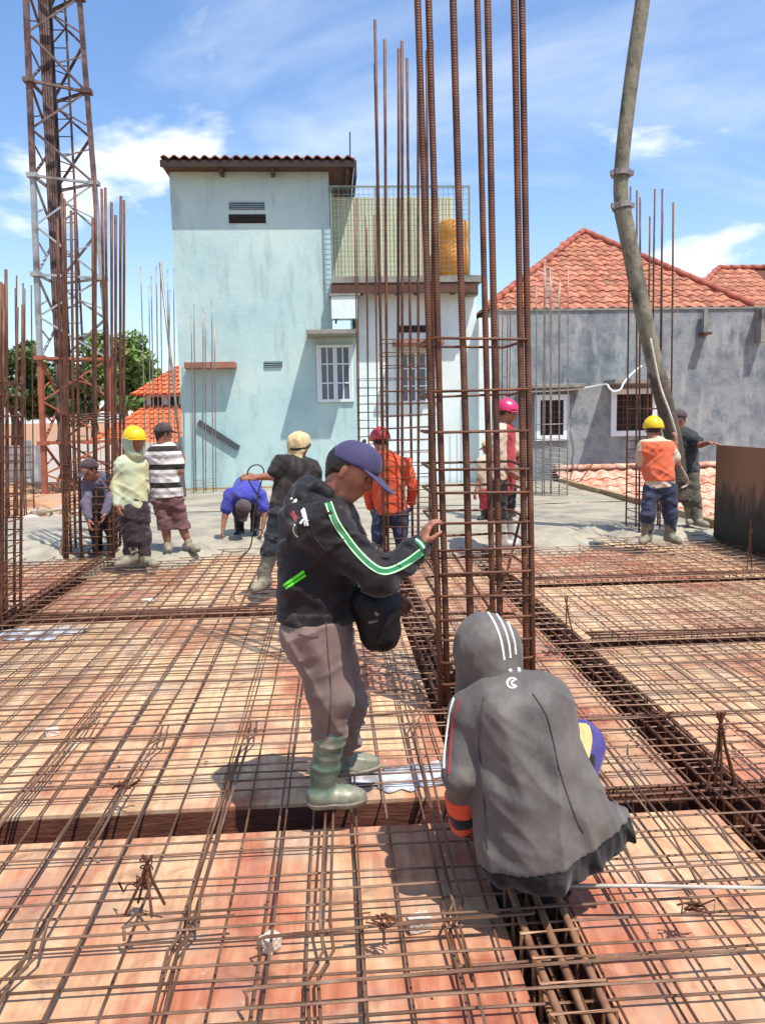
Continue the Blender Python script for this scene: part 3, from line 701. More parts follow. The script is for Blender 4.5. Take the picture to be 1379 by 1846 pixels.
# vents: slatted
def vent(x0, x1, z0, z1, mat, n=3):
    v = hpart('vent', (x0, BY-.012, z0), (x1, BY-.004, z1), M['dark'])
    for i in range(n):
        z = z0+(z1-z0)*(i+.5)/n; hpart('slat', (x0+.01, BY-.035, z-.012), (x1-.01, BY-.014, z+.012), mat, v)
vent(-2.15, -1.38, 6.30, 6.46, M['grille'], 4); vent(-2.17, -1.36, 6.01, 6.20, M['dark'], 2); vent(-1.52, -1.11, 2.86, 2.99, M['grille'], 3)
hpart('ledge', (-3.24, BY-.36, 2.84), (-2.13, BY-.002, 2.98), M['ledge'], bev=.01)
pl = MB(); pl.bar(Vector((-3.04, BY-.045, 1.66))-hl, Vector((-2.16, BY-.045, 1.05))-hl, .06, .13); pl.build('wall_plank', M['grille'] if False else pmat('dark_plank', [S('3b4246'), S('4d5458')], rough=.8), hb)
# windows
def window(x0, x1, z0, z1, y, cols=2, sash=2, rows=3, depth=.05):
    o_ = Vector(((x0+x1)/2, y, z0))
    w = MB().mm(Vector((x0, y-.006, z0))-o_, Vector((x1, y-.003, z1))-o_).build('window', M['glass'], hb, loc=o_-hl)
    def p(n, a, b, m): return MB().mm(Vector(a)-o_, Vector(b)-o_).build(n, m, w)
    f = .06
    p('frame', (x0, y-depth, z0), (x0+f, y-.007, z1), M['frame']); p('frame', (x1-f, y-depth, z0), (x1, y-.007, z1), M['frame'])
    p('frame', (x0+f+.001, y-depth, z1-f), (x1-f-.001, y-.007, z1), M['frame']); p('frame', (x0+f+.001, y-depth, z0), (x1-f-.001, y-.007, z0+f), M['frame'])
    W = (x1-x0-2*f)/sash
    for s_ in range(sash):
        a = x0+f+s_*W; b = a+W; g = .045
        p('sash', (a+.003, y-depth+.01, z0+f+.002), (a+g, y-.008, z1-f-.002), M['frame']); p('sash', (b-g, y-depth+.01, z0+f+.002), (b-.003, y-.008, z1-f-.002), M['frame'])
        for c in range(1, cols):
            xm = a+W*c/cols; p('glazing_bar', (xm-.014, y-depth+.014, z0+f+.003), (xm+.014, y-.009, z1-f-.003), M['frame'])
        for r_ in range(1, rows):
            zm = z0+(z1-z0)*r_/rows; p('glazing_bar', (a+g+.002, y-depth+.016, zm-.014), (b-g-.002, y-.010, zm+.014), M['frame'])
    return w
window(-.33, .5, 2.06, 3.34, BY-.002)
hpart('canopy', (-.52, BY-.85, 3.50), (.62, BY-.002, 3.60), M['slabgrey'], bev=.01)
hpart('canopy', (1.42, BY-.35, 3.30), (2.55, BY+.248, 3.40), M['ledge'], bev=.01)
window(1.5, 2.45, 2.0, 3.2, BY+.248)
hpart('vent', (1.55, BY+.235, 3.62), (2.35, BY+.245, 3.78), M['dark'])
# air conditioner under the balcony
acr = bevel(MB().mm((-.30, -.13, 0), (.30, .13, .5)).build('wall_box', M['white'], hb, loc=Vector((.33, BY-.3, 3.86))-hl), .015)
for x_ in (-.2, .2): MB().mm((x_-.02, -.15, -.05), (x_+.02, .29, -.002)).build('bracket', M['dark'], acr)
MB().mm((-.34, -.16, .502), (.34, .28, .55)).build('cover', M['slabgrey'], acr)
# balcony
BC = Vector((1.6, BY, 4.6))
bal = MB().mm(Vector((.055, BY-.32, 4.66))-BC, Vector((3.42, BY+3, 4.80))-BC).build('balcony', M['slabgrey'], hb, loc=BC-hl)
def bp_(n, a, b, m, par=None): return MB().mm(Vector(a)-Vector((1.6, BY, 4.6)), Vector(b)-Vector((1.6, BY, 4.6))).build(n, m, par or bal)
bp_('joist', (.06, BY-.30, 4.44), (3.3, BY-.2, 4.655), M['brown'])
for x_ in np.arange(.25, 3.3, .42): bp_('joist', (x_, BY-.19, 4.46), (x_+.09, BY+.24, 4.654), M['brown'])
M['sheet'] = pmat('pale_green_sheet', [S('b3b79c'), S('c3c6ab'), S('a8ac90')], scale=1.2, rough=.7, stretch=(1, 1, .3))
b = MB()
for i in range(70):                                             # ribbed sheet screen
    x = .06+i*.0405; b.mm((x, BY+.47+(.02 if i % 2 else 0), 4.80), (x+.0405, BY+.50+(.02 if i % 2 else 0), 6.69))
b.v = [tuple(Vector(q)-Vector((1.6, BY, 4.6))) for q in b.v]; b.build('sheet_screen', M['sheet'], bal)
for x_ in (.07, 1.05, 2.1, 3.12):
    bp_('post', (x_, BY-.26, 4.80), (x_+.035, BY-.225, 6.70), M['wire_metal'])
bp_('top_rail', (.06, BY-.262, 6.701), (3.16, BY-.222, 6.735), M['wire_metal'])
for i, x_ in enumerate(np.arange(.14, 3.1, .11)): bp_('mesh_wire', (x_, BY-.245, 4.80), (x_+.008, BY-.238, 6.70), M['wire_metal'])
for z_ in np.arange(4.9, 6.7, .11): bp_('mesh_wire', (.06, BY-.252, z_), (3.13, BY-.246, z_+.008), M['wire_metal'])
M['tank'] = pmat('orange_tank', [S('c9801c'), S('d8922e')], scale=2, rough=.45)
tk = MB(); tk.tube([(0, 0, z) for z in (0, .02, .3, .32, .6, .62, .9, .92, 1.2, 1.24, 1.26)], [.30, .34, .34, .35, .35, .34, .34, .35, .34, .30, .20], 24)
tko = tag(tk.build('water_tank', M['tank'], smooth=True, loc=(2.84, BY+.10, 4.802)), 'orange water tank standing on the netted balcony', 'water tank')
hpart('crown_block', (3.1, BY-.1, 4.40), (3.36, BY+.2, 4.65), M['slabgrey'])
hpart('broken_pier', (3.38, BY-.05, -3), (3.78, BY+1.2, 3.9), M['white'])

# ------------------------------------------------------------------ grey cement house on the right
GY = 18.62
hg = tag(empty('house', (7, GY, 0)), 'grey cement house with red hipped tile roof and barred windows', 'house'); hl2 = hg.location.copy()
def g2(n, a, b, m, par=hg, bev=0):
    o = MB().mm(Vector(a)-hl2, Vector(b)-hl2).build(n, m, par)
    if bev: bevel(o, bev)
    return o
M['cement_blue'] = wall_mat('painted_cement', [S('7d8890'), S('8c979c')], S('9ca4a5'), sc=.8, streak=.3)
g2('wall', (3.785, GY, -3), (14.5, GY+6, 4.12), M['cement'])
g2('wall_cap', (3.78, GY-.03, 4.122), (14.5, GY+.12, 4.17), M['slabgrey'])
def barred(x0, x1, z0, z1):
    o_ = Vector(((x0+x1)/2, GY, z0))
    w = MB().mm(Vector((x0+.13, GY-.008, z0+.13))-o_, Vector((x1-.13, GY-.003, z1-.13))-o_).build('window', M['dark'], hg, loc=o_-hl2)
    def p(n, a, b, m): return MB().mm(Vector(a)-o_, Vector(b)-o_).build(n, m, w)
    f = .13
    p('frame', (x0, GY-.07, z0), (x0+f, GY-.003, z1), M['frame']); p('frame', (x1-f, GY-.07, z0), (x1, GY-.003, z1), M['frame'])
    p('frame', (x0+f+.001, GY-.07, z1-f), (x1-f-.001, GY-.003, z1), M['frame']); p('frame', (x0+f+.001, GY-.07, z0), (x1-f-.001, GY-.003, z0+f), M['frame'])
    for i in range(1, 5):
        x = x0+f+(x1-x0-2*f)*i/5; p('bar', (x-.012, GY-.045, z0+f), (x+.012, GY-.025, z1-f), M['dark'] if False else M['brown'])
    for i in range(1, 6):
        z = z0+f+(z1-z0-2*f)*i/6; p('bar', (x0+f, GY-.058, z-.01), (x1-f, GY-.047, z+.01), M['brown'])
barred(4.85, 5.68, 1.05, 2.15); barred(6.72, 7.85, 1.12, 2.26)
g2('canopy', (4.45, GY-.45, 2.30), (5.95, GY-.002, 2.39), M['slabgrey'], bev=.01)
g2('canopy', (6.55, GY-.75, 2.36), (7.95, GY-.002, 2.47), M['slabgrey'], bev=.01)
MB().bar(Vector((8.95, GY-.12, 4.1))-hl2, Vector((8.95, GY-.12, 3.55))-hl2, .09).build('drain_pipe', M['slabgrey'], hg)
g2('drain_bracket', (8.85, GY-.3, 3.5), (9.05, GY-.002, 3.56), M['brown'])
g2('drain_pipe', (10.25, GY-.3, 3.3), (10.4, GY-.02, 4.1), M['slabgrey'])
EA, EB, AP = Vector((3.70, GY+.14, 4.15)), Vector((10.25, GY+.14, 4.15)), Vector((7.25, GY+3.9, 6.75))
u = (EB-EA).normalized(); foot = EA+u*((AP-EA).dot(u)); v = (AP-foot); VL = v.length; AU = (AP-EA).dot(u); W = (EB-EA).length
BK = [Vector((3.7, GY+8, 4.14)), Vector((10.15, GY+8, 4.14))]
mb = MB(); vv = [EA, EB, AP, BK[0], BK[1]]
mb.add([q-hl2 for q in vv], [(0, 1, 2), (1, 4, 2), (4, 3, 2), (3, 0, 2), (0, 3, 4, 1)]); roof = mb.build('roof', M['under'], hg)
def tri(a, b):
    t = b/VL; return AU*t-.08 < a < W-(W-AU)*t+.08 and t < .99
rt_ = roof
n1 = tile_roof(hg, EA, u, v, tri, int(W/.27)+1, int(VL/.30)+1, .27, .30, M['tile_red'], .045)
for o in list(hg.children):
    if o.name.startswith('roof_tile'): o.parent = roof
# side slopes: tiles towards the sides
def side(A, B, sgn):
    u_ = (B-A).normalized() if sgn > 0 else (A-B).normalized(); O = A if sgn > 0 else B
    return u_, O
for (A, B) in ((BK[0], EA), (EB, BK[1])):
    uu = (B-A).normalized(); ft = A+uu*((AP-A).dot(uu)); vv_ = AP-ft; au = (AP-A).dot(uu); ww = (B-A).length; vl = vv_.length
    mb = MB(); nrm = uu.cross(vv_).normalized()
    for j in range(int(vl/.335)):                               # hardly in view: courses as strips
        t0, t1 = j*.335/vl, (j+1)*.335/vl
        a0, b0_, a1, b1_ = au*t0, ww-(ww-au)*t0, au*t1, ww-(ww-au)*t1
        P_ = [A+uu*a0+vv_*t0+nrm*.06, A+uu*b0_+vv_*t0+nrm*.06, A+uu*b1_+vv_*t1+nrm*.02, A+uu*a1+vv_*t1+nrm*.02]
        mb.prism([q-hl2 for q in P_], nrm*-.02)
    mb.build('tile_course', M['tile_red'], roof)
for a, b in ((EA, AP), (EB, AP)):
    pr = Vector((0, 0, .09))
    tmp = len(hg.children); ridge(hg, a+pr, b+pr, .10, .36)
for o in list(hg.children):
    if o.name.startswith('ridge_tile'): o.parent = roof
# white cable along the wall
tag(MB().tube(smooth_path([at(955, 706, 18.7), at(1000, 704, 18.65), at(1050, 700, 18.6), at(1090, 693, 18.3), at(1098, 700, 17.7), at(1106, 706, 17.6), at(1118, 702, 17.6), at(1124, 690, 17.7), at(1140, 672, 18.2), at(1156, 660, 18.6)]), .022, 6).build('cable', M['frame'], smooth=True), 'white cable sagging along the grey wall above the windows', 'cable')
# second red roof, far right
h3 = tag(empty('house', (14, 25, 0)), 'house with red hipped roof peeping out at the right edge', 'house')
c3 = Vector((14, 25, 0))
MB().mm((-3.0, 0, -3), (5, 6, 4.3)).build('wall', M['cement'], h3)
A3, B3, P3a, P3b = Vector((10.6, 24.6, 4.35)), Vector((19.4, 24.6, 4.35)), Vector((14.0, 28, 6.7)), Vector((16, 28, 6.7))
mb = MB(); mb.add([q-c3 for q in (A3, B3, P3b, P3a, Vector((10.6, 31.4, 4.35)), Vector((19.4, 31.4, 4.35)))], [(0, 1, 2, 3), (0, 3, 4), (1, 5, 2), (4, 3, 2, 5), (0, 4, 5, 1)])
r3 = mb.build('roof', M['under'], h3)
v3 = P3a-Vector((14.0, 24.6, 4.35)); L3 = v3.length
tile_roof(h3, A3, (1, 0, 0), v3, lambda a, b: 3.4*b/L3-.1 < a < 8.8-3.4*b/L3 and a < 4.6, 16, 12, .31, .34, M['tile_red'], .045)
ridge(h3, A3+Vector((0, 0, .09)), P3a+Vector((0, 0, .09)), .1, .38)
ridge(h3, P3a+Vector((0, 0, .09)), P3b+Vector((0, 0, .09)), .1, .38)
for o in list(h3.children):
    if o.name.startswith(('roof_tile', 'ridge_tile')): o.parent = r3
# low lean-to tile roof between slab and grey wall
lt = tag(empty('lean_to_roof', (5.3, 16, -1)), 'low pale terracotta tile roof below the grey wall beside the slab', 'roof')
LA, LT = Vector((5.34, 16.1, -1.15)), Vector((5.34, GY-.02, .36))
lv = LT-LA
mb = MB(); mb.prism([q-lt.location for q in (LA, LA+Vector((6.5, 0, 0)), LT+Vector((6.5, 0, 0)), LT)], (0, 0, -.05)); mb.build('roof_deck', M['under'], lt)
tile_roof(lt, LA, (1, 0, 0), lv, lambda a, b: True, 19, int(lv.length/.30), .335, .30, M['tile_pale'], .06)
for i in range(17):
    o = MB().tube([(0, 0, 0), (.37, 0, 0)], [.085, .07], 8).build('ridge_tile', M['tile_pale'], lt, True, loc=Vector((5.36+i*.37, GY-.07, .38))-lt.location)
tag(MB().mm((5.36, 16.2, -3), (11.5, 18.5, -1.25)).build('shed_wall', M['cement']), 'cement wall under the low tiled lean-to', 'wall')

# ------------------------------------------------------------------ lattice tower
M['t_red'] = pmat('rust_red_paint', [S('3a2a25'), S('563f38'), S('75605a'), S('46322c')], scale=2.5, rough=.7, metal=.2, bump=.2)
M['t_white'] = pmat('aged_white_paint', [S('7f8688'), S('9a9f9f'), S('6a5a54')], scale=2, rough=.6)
M['t_orange'] = pmat('orange_red_paint', [S('8a4835'), S('a05a40'), S('6d3a2c')], scale=2.5, rough=.65)
M['t_dark'] = pmat('black_cable', [S('241f1e'), S('3a3230')], scale=3, rough=.6)
bL, bR, bM = at(83, 905, 19.5), at(217, 902, 20.2), at(116, 898, 21.0)
tL, tR, tM = at(47, -20, 19.5), at(143, -12, 20.2), at(88, 8, 20.8)
def on(b, t, z): return b.lerp(t, (z-b.z)/(t.z-b.z))
tw = tag(empty('lattice_tower', (-6.3, 20.3, -.3)), 'rusty red and white triangular lattice tower rising out of the picture', 'tower')
tl_ = tw.location.copy()
def tcol(z): return M['t_orange'] if z < 3.3 else (M['t_white'] if z < 7.6 else M['t_red'])
levels = [-.35, 1.2, 3.3, 5.3, 7.6, 9.75, 11.9, 14.1, 16.3]
LEG = [(bL, tL), (bR, tR), (bM, tM)]
for i, (b, t) in enumerate(LEG):
    for z0, z1 in ((-.4, 3.3), (3.301, 7.6), (7.601, 17)):
        MB().bar(on(b, t, z0)-tl_, on(b, t, z1)-tl_, .105 if i else .115).build('leg', tcol((z0+z1)/2), tw)
for li in range(len(levels)-1):
    z0, z1 = levels[li], levels[li+1]; zm = (z0+z1)/2
    for (i, j) in ((0, 1), (1, 2), (2, 0)):
        A0, A1 = on(*LEG[i], z0), on(*LEG[i], z1); B0, B1 = on(*LEG[j], z0), on(*LEG[j], z1)
        Am = on(*LEG[i], zm)
        for a, b, w in ((A1, B1, .07), (B1, Am, .055), (Am, B0, .055), ((B1+Am)/2, on(*LEG[j], zm+(z1-z0)*.12), .035), ((B0+Am)/2, on(*LEG[j], zm-(z1-z0)*.12), .035)):
            MB().bar(a-tl_, b-tl_, w, w*.8).build('brace', tcol(zm), tw)
    for (b, t) in LEG:
        q = on(b, t, z1)-tl_; MB().box(q, (.24, .24, .1)).build('gusset', tcol(z1-.2), tw)
c0 = on(*LEG[2], -.3).lerp(on(*LEG[0], -.3), .25)+Vector((.18, -.3, 0)); c1_ = on(*LEG[2], 17).lerp(on(*LEG[0], 17), .35)+Vector((.0, -.3, 0))
for k_ in range(4):
    o_ = Vector((.05*k_, .03*k_, 0)); MB().tube([c0+o_-tl_, c1_+o_-tl_], .035, 6).build('feeder_cable', M['t_red'], tw)
MB().bar(c0+Vector((.1, .2, 0))-tl_, c1_+Vector((.1, .2, 0))-tl_, .22, .06).build('cable_tray', M['t_red'], tw)
l0 = on(*LEG[2], -.3).lerp(on(*LEG[1], -.3), .42)+Vector((0, -.25, 0)); l1 = on(*LEG[2], 17).lerp(on(*LEG[1], 17), .42)+Vector((0, -.25, 0))
for s_ in (-.17, .17): MB().bar(l0+Vector((s_, 0, 0))-tl_, l1+Vector((s_, 0, 0))-tl_, .04).build('ladder_rail', M['t_red'] if s_ > 0 else M['t_dark'], tw)
rung = MB().mm((-.16, -.01, -.01), (.16, .01, .01)).mesh('ladder_rung'); rung.materials.append(M['t_dark'])
for i in range(42):
    o = link_mesh('ladder_rung', rung, None, tw); o.location = l0.lerp(l1, i/42)-tl_

# ------------------------------------------------------------------ left background: wall, house, trees, rubble
M['bwall'] = wall_mat('boundary_wall', [S('cfc8bc'), S('e2ddd2')], S('9c8f80'), sc=.5)
bw = tag(empty('boundary_wall', (-10, 24.5, 0)), 'whitewashed boundary wall behind the lattice tower', 'wall')
for i in range(7):
    MB().mm((-9+2.4*i, 0, -1), (-6.62+2.4*i, .18, 1.02+.015*(i % 2))).build('wall_bay', M['bwall'], bw)
    MB().mm((-6.74+2.4*i, -.05, -1), (-6.5+2.4*i, .23, 1.18)).build('pier', M['bwall'], bw)
ho = tag(empty('house', (-5.6, 30, 0)), 'low house with two-tier orange tile roof left of the blue house', 'house')
def ribroof(parent, A, B, C, D, mat, nr, course):
    """quad roof slope A-B eave, C-D top: courses of tile with a step each, ribs across"""
    A, B, C, D = map(Vector, (A, B, C, D)); n = (B-A).cross(D-A).normalized(); b = MB()
    for j in range(course):
        t0, t1 = j/course, (j+1)/course
        a0, b0, a1, b1 = A.lerp(D, t0), B.lerp(C, t0), A.lerp(D, t1), B.lerp(C, t1)
        m = max(2, int(nr*(b0-a0).length/(B-A).length))
        for i in range(m):
            s0, s1 = i/m, (i+.72)/m
            b.prism([a0.lerp(b0, s0)+n*.07, a0.lerp(b0, s1)+n*.07, a1.lerp(b1, s1)+n*.03, a1.lerp(b1, s0)+n*.03], n*-.05)
        b.prism([a0+n*.015, b0+n*.015, b1+n*.005, a1+n*.005], n*-.05)
    o = b.build('roof_slope', mat, parent); return o
MB().mm((-3.3, 0, -1), (3.3, 5, .98)).build('wall', M['bwall'], ho)
MB().mm((-1.7, 1.4, 2.2), (1.7, 3.6, 2.75)).build('clerestory', M['bwall'], ho)
for i in range(5): MB().mm((-1.5+i*.65, 1.36, 2.3), (-1.1+i*.65, 1.397, 2.62)).build('vent', M['dark'], ho)
ribroof(ho, (-3.7, -.4, .85), (3.7, -.4, .85), (1.7, 1.4, 2.3), (-1.7, 1.4, 2.3), M['tile_orange'], 24, 8)
ribroof(ho, (-3.7, 5.4, .85), (-3.7, -.4, .85), (-1.7, 1.4, 2.3), (-1.7, 3.6, 2.3), M['tile_orange'], 20, 8)
ribroof(ho, (-2.2, 1.0, 2.72), (2.2, 1.0, 2.72), (.5, 2.5, 3.95), (-.5, 2.5, 3.95), M['tile_orange'], 15, 7)
ribroof(ho, (-2.2, 4.0, 2.72), (-2.2, 1.0, 2.72), (-.5, 2.5, 3.95), (-.5, 2.55, 3.95), M['tile_orange'], 11, 7)
M['bark'] = pmat('bark', [S('4a3a2c'), S('6a5642')], scale=5, rough=.9, bump=.6, stretch=(3, 3, .5))
def leaf_mat(name, cols):
    m = pmat(name, cols, scale=1.6, rough=.6, lo=.3, hi=.7)
    bs = m.node_tree.nodes['Principled BSDF']
    try: bs.inputs['Subsurface Weight'].default_value = 0
    except Exception: pass
    return m
M['leaf1'] = leaf_mat('leaves_mid', [S('3a5226'), S('5c7630'), S('86984a')])
M['leaf2'] = leaf_mat('leaves_dark', [S('2b4020'), S('445c2a'), S('667a38')])
def tree(label, base, h, rx, mat, seed, n=5200, trunk_h=.35, leaf=.17):
    r2 = np.random.RandomState(seed); root = tag(empty('broadleaf_tree', base), label, 'tree', 'trees behind the site')
    t = MB(); t.tube([(0, 0, -.3), (.05, .02, h*.2), (-.04, .05, h*trunk_h), (.02, 0, h*.7)], [.24, .19, .15, .05], 9)
    cl = []
    for i in range(17):
        a = r2.uniform(0, 6.28); rr = rx*math.sqrt(r2.uniform(.02, 1))*.8; z = h*r2.uniform(trunk_h+.02, .93)
        sh = math.sqrt(max(.15, 1-((z/h-.6)/.5)**2))
        p = Vector((math.cos(a)*rr*sh, math.sin(a)*rr*sh, z)); cl.append((p, rx*r2.uniform(.26, .46)))
        t.tube([(0, 0, h*r2.uniform(.25, .5)), p*.55+Vector((0, 0, h*.15)), p], [.09, .05, .02], 5)
    t.build('trunk', M['bark'], root, smooth=True)
    V = []; Fc = []
    for k_ in range(n):
        p, R = cl[r2.randint(len(cl))]
        d = r2.normal(size=3); d /= np.linalg.norm(d); q = np.array(p)+d*R*(r2.uniform(.25, 1)**.5)*np.array([1, 1, .8])
        a = r2.normal(size=3); a /= np.linalg.norm(a); b = np.cross(a, d+r2.normal(size=3)*.4); b /= np.linalg.norm(b)+1e-6
        s = leaf*r2.uniform(.6, 1.3); i = len(V)
        V += [tuple(q-a*s), tuple(q+b*s*.45), tuple(q+a*s), tuple(q-b*s*.45)]; Fc.append((i, i+1, i+2, i+3))
    me = bpy.data.meshes.new('crown'); me.from_pydata(V, [], Fc); me.update(); link_mesh('crown', me, mat, root)
tree('leafy green tree behind the orange roofed house', at(228, 800, 37)*1.0, 5.0, 2.1, M['leaf1'], 5, 6500)
tree('dark tree behind the rebar column at the left edge', at(30, 800, 36), 4.8, 2.0, M['leaf2'], 9, 6000)
tree('dark low tree seen through the lattice tower', at(112, 800, 39), 3.9, 2.0, M['leaf2'], 12, 5200)
tree('small tree between tower and leafy green tree', at(172, 800, 42), 4.6, 1.7, M['leaf1'], 21, 4200)
tree('tree cut off by the left edge', at(-60, 800, 38), 5.0, 2.2, M['leaf1'], 31, 4200)
# rubble and timbers on the soil
M['rubble'] = pmat('rubble', [S('9a8f80'), S('b9ad9c'), S('7d6a58')], scale=6, rough=.95, rand=.2)
for i in range(13):
    px = rnd.uniform(55, 125) if i < 11 else rnd.uniform(270, 345); py = rnd.uniform(893, 928) if i < 11 else rnd.uniform(876, 886)
    D_ = rnd.uniform(14.2, 17) if i < 11 else 18.5
    q = at(px, py, D_); bm = bmesh.new(); bmesh.ops.create_icosphere(bm, subdivisions=1, radius=rnd.uniform(.08, .2))
    for v_ in bm.verts: v_.co = Vector((v_.co.x*1.5, v_.co.y, v_.co.z*.7))*rnd.uniform(.75, 1.2)
    me = bpy.data.meshes.new('rubble_lump'); bm.to_mesh(me); bm.free()
    z_ = float(gz(np.array([q.x]), np.array([q.y]))[0])
    tag(link_mesh('rubble_lump', me, M['rubble'], loc=(q.x, q.y, z_+.04)), 'lump of rubble on the brown soil beyond the slab on the left', 'rubble', 'rubble lumps on the soil')
for i, (lab, p0, p1) in enumerate((('plank lying on the soil between the left columns', (70, 925, 13.8), (160, 912, 15.5)), ('slanting plank propped near the tower foot', (120, 905, 15), (190, 890, 17)), ('short prop leaning against the dense rebar column', (112, 1000, 9.6), (124, 925, 9.7)))):
    a, b = at(*p0), at(*p1)
    tag(MB().bar(a, b, .09 if i < 2 else .05, .03 if i < 2 else .05).build('plank', M['timber']), lab, 'plank')
# low dark channel strip where slab meets the blue house
tag(MB().mm((-3.5, 17.93, .02), (.5, 17.985, .16)).build('base_plank', M['timber']), 'grey plank along the foot of the blue wall', 'plank')
# ------------------------------------------------------------------ implicit-surface modelling for figures
def C(a, b, ra, rb=None, k=.03, n=None, f=1.0, sub=False):
    return dict(a=np.array(a, float), b=np.array(b, float), ra=ra, rb=ra if rb is None else rb, k=k, n=None if n is None else np.array(n, float)/np.linalg.norm(n), f=f, sub=sub)
def pdist(p, P):
    ab = p['b']-p['a']; L2 = float(ab@ab)+1e-9
    q = P-p['a']; t = np.clip((q@ab)/L2, 0, 1)
    v = q-t[..., None]*ab
    if p['n'] is not None: v = v+p['n']*((v@p['n'])*(p['f']-1))[..., None]
    return np.sqrt((v*v).sum(-1))-(p['ra']+(p['rb']-p['ra'])*t)
def combine(D, d, p):
    k = p['k']
    if p['sub']:
        h = np.clip(.5-.5*(D+d)/k, 0, 1); return D*(1-h)+(-d)*h+k*h*(1-h)
    h = np.clip(.5+.5*(D-d)/k, 0, 1); return D*(1-h)+d*h-k*h*(1-h)
def field(prims, P, cuts=(), noise=None):
    D = np.full(P.shape[:-1], 1.0)
    for p in prims: D = combine(D, pdist(p, P), p)
    if noise is not None: D = D+noise(P[..., 0], P[..., 1], P[..., 2])
    for (q, n) in cuts: D = np.maximum(D, (P-np.array(q))@(np.array(n)/np.linalg.norm(n)))
    return D
def sdf_mesh(name, prims, h, mat, parent, cuts=(), noise=None):
    lo = np.min([np.minimum(p['a'], p['b'])-max(p['ra'], p['rb']) for p in prims if not p['sub']], 0)-.04
    hi = np.max([np.maximum(p['a'], p['b'])+max(p['ra'], p['rb']) for p in prims if not p['sub']], 0)+.04
    N = np.ceil((hi-lo)/h).astype(int)+1
    ax = [lo[i]+h*np.arange(N[i]) for i in range(3)]
    D = np.full(N, .2)
    for p in prims:
        m = max(p['ra'], p['rb'])+p['k']+3*h+.012
        a = np.maximum(((np.minimum(p['a'], p['b'])-m-lo)/h).astype(int), 0); b = np.minimum(((np.maximum(p['a'], p['b'])+m-lo)/h).astype(int)+2, N)
        sl = tuple(slice(a[i], b[i]) for i in range(3))
        P = np.stack(np.meshgrid(*[ax[i][sl[i]] for i in range(3)], indexing='ij'), -1)
        D[sl] = combine(D[sl], pdist(p, P), p)
    if noise is not None or cuts:
        act = np.argwhere(np.abs(D) < .06) if not cuts else np.argwhere(D < .06)
        P = lo+act*h; d = D[tuple(act.T)]
        if noise is not None: d = d+noise(P[:, 0], P[:, 1], P[:, 2])
        for (q, n) in cuts: d = np.maximum(d, (P-np.array(q))@(np.array(n, float)/np.linalg.norm(n)))
        D[tuple(act.T)] = d
    s = D < 0
    c = sum(s[i:N[0]-1+i, j:N[1]-1+j, k:N[2]-1+k].astype(np.int8) for i in (0, 1) for j in (0, 1) for k in (0, 1))
    mask = (c > 0) & (c < 8); idx = np.full(mask.shape, -1); idx[mask] = np.arange(mask.sum())
    I = np.argwhere(mask); acc = np.zeros((len(I), 3)); cnt = np.zeros(len(I))
    cor = [(i, j, k) for i in (0, 1) for j in (0, 1) for k in (0, 1)]
    for u_ in cor:
        for ax_ in range(3):
            if u_[ax_]: continue
            w_ = list(u_); w_[ax_] = 1
            d1 = D[tuple((I+np.array(u_)).T)]; d2 = D[tuple((I+np.array(w_)).T)]
            cr = (d1 < 0) != (d2 < 0); t = np.where(cr, d1/np.where(cr, d1-d2, 1), 0)
            q = np.array(u_, float)+t[:, None]*(np.array(w_)-np.array(u_)); acc += q*cr[:, None]; cnt += cr
    V = lo+(I+acc/cnt[:, None])*h
    F = []
    for ax_ in range(3):
        b1, b2 = [(1, 2), (2, 0), (0, 1)][ax_]
        s1 = np.take(s, range(0, N[ax_]-1), ax_); s2 = np.take(s, range(1, N[ax_]), ax_)
        E_ = np.argwhere(s1 != s2); E_ = E_[(E_[:, b1] > 0) & (E_[:, b2] > 0) & (E_[:, b1] < N[b1]-1) & (E_[:, b2] < N[b2]-1)]
        o1 = np.zeros(3, int); o1[b1] = 1; o2 = np.zeros(3, int); o2[b2] = 1
        q = np.stack([idx[tuple((E_-o1-o2).T)], idx[tuple((E_-o2).T)], idx[tuple(E_.T)], idx[tuple((E_-o1).T)]], 1)
        fl = ~s1[tuple(E_.T)]; q[fl] = q[fl][:, ::-1]; F.append(q)
    F = np.concatenate(F); F = F[(F >= 0).all(1)]
    me = bpy.data.meshes.new(name); me.from_pydata(V.tolist(), [], F.tolist()); me.update()
    me.polygons.foreach_set('use_smooth', [True]*len(me.polygons))
    o = link_mesh(name, me, mat, parent)
    return o
def unit(v): v = np.array(v, float); return v/(np.linalg.norm(v)+1e-9)
def folds(amp, sx, sy, sz, seed=0, ridge=False):
    def f(x, y, z):
        n = fbm(x*sx+seed, y*sy+seed*.7, z*sz+seed*1.3, 3)
        if ridge: n = .35-np.abs(n)*1.6
        return -amp*n*2
    return f
def drape(amp, ax, freq, along, seed=0, sharp=2.0):
    """long soft folds: quick change along direction ax, slow change across it"""
    ax = unit(ax); o1 = unit(np.cross(ax, [.31, .9, .17])); o2 = np.cross(ax, o1)
    def f(x, y, z):
        a = x*ax[0]+y*ax[1]+z*ax[2]; b = x*o1[0]+y*o1[1]+z*o1[2]; c = x*o2[0]+y*o2[1]+z*o2[2]
        w = fbm(b*2.1+seed, c*2.1, a*2.1+5, 2)*.10
        n = vnoise((a+w)*freq+seed*3.1, b*along+seed, c*along+seed*1.7)+.35*vnoise((a+w)*freq*2.1+seed, b*along*1.7, c*along*1.7+9)
        return -amp*2*(np.clip(1-np.abs(n)*3.0, 0, 1)**sharp-.35)
    return f
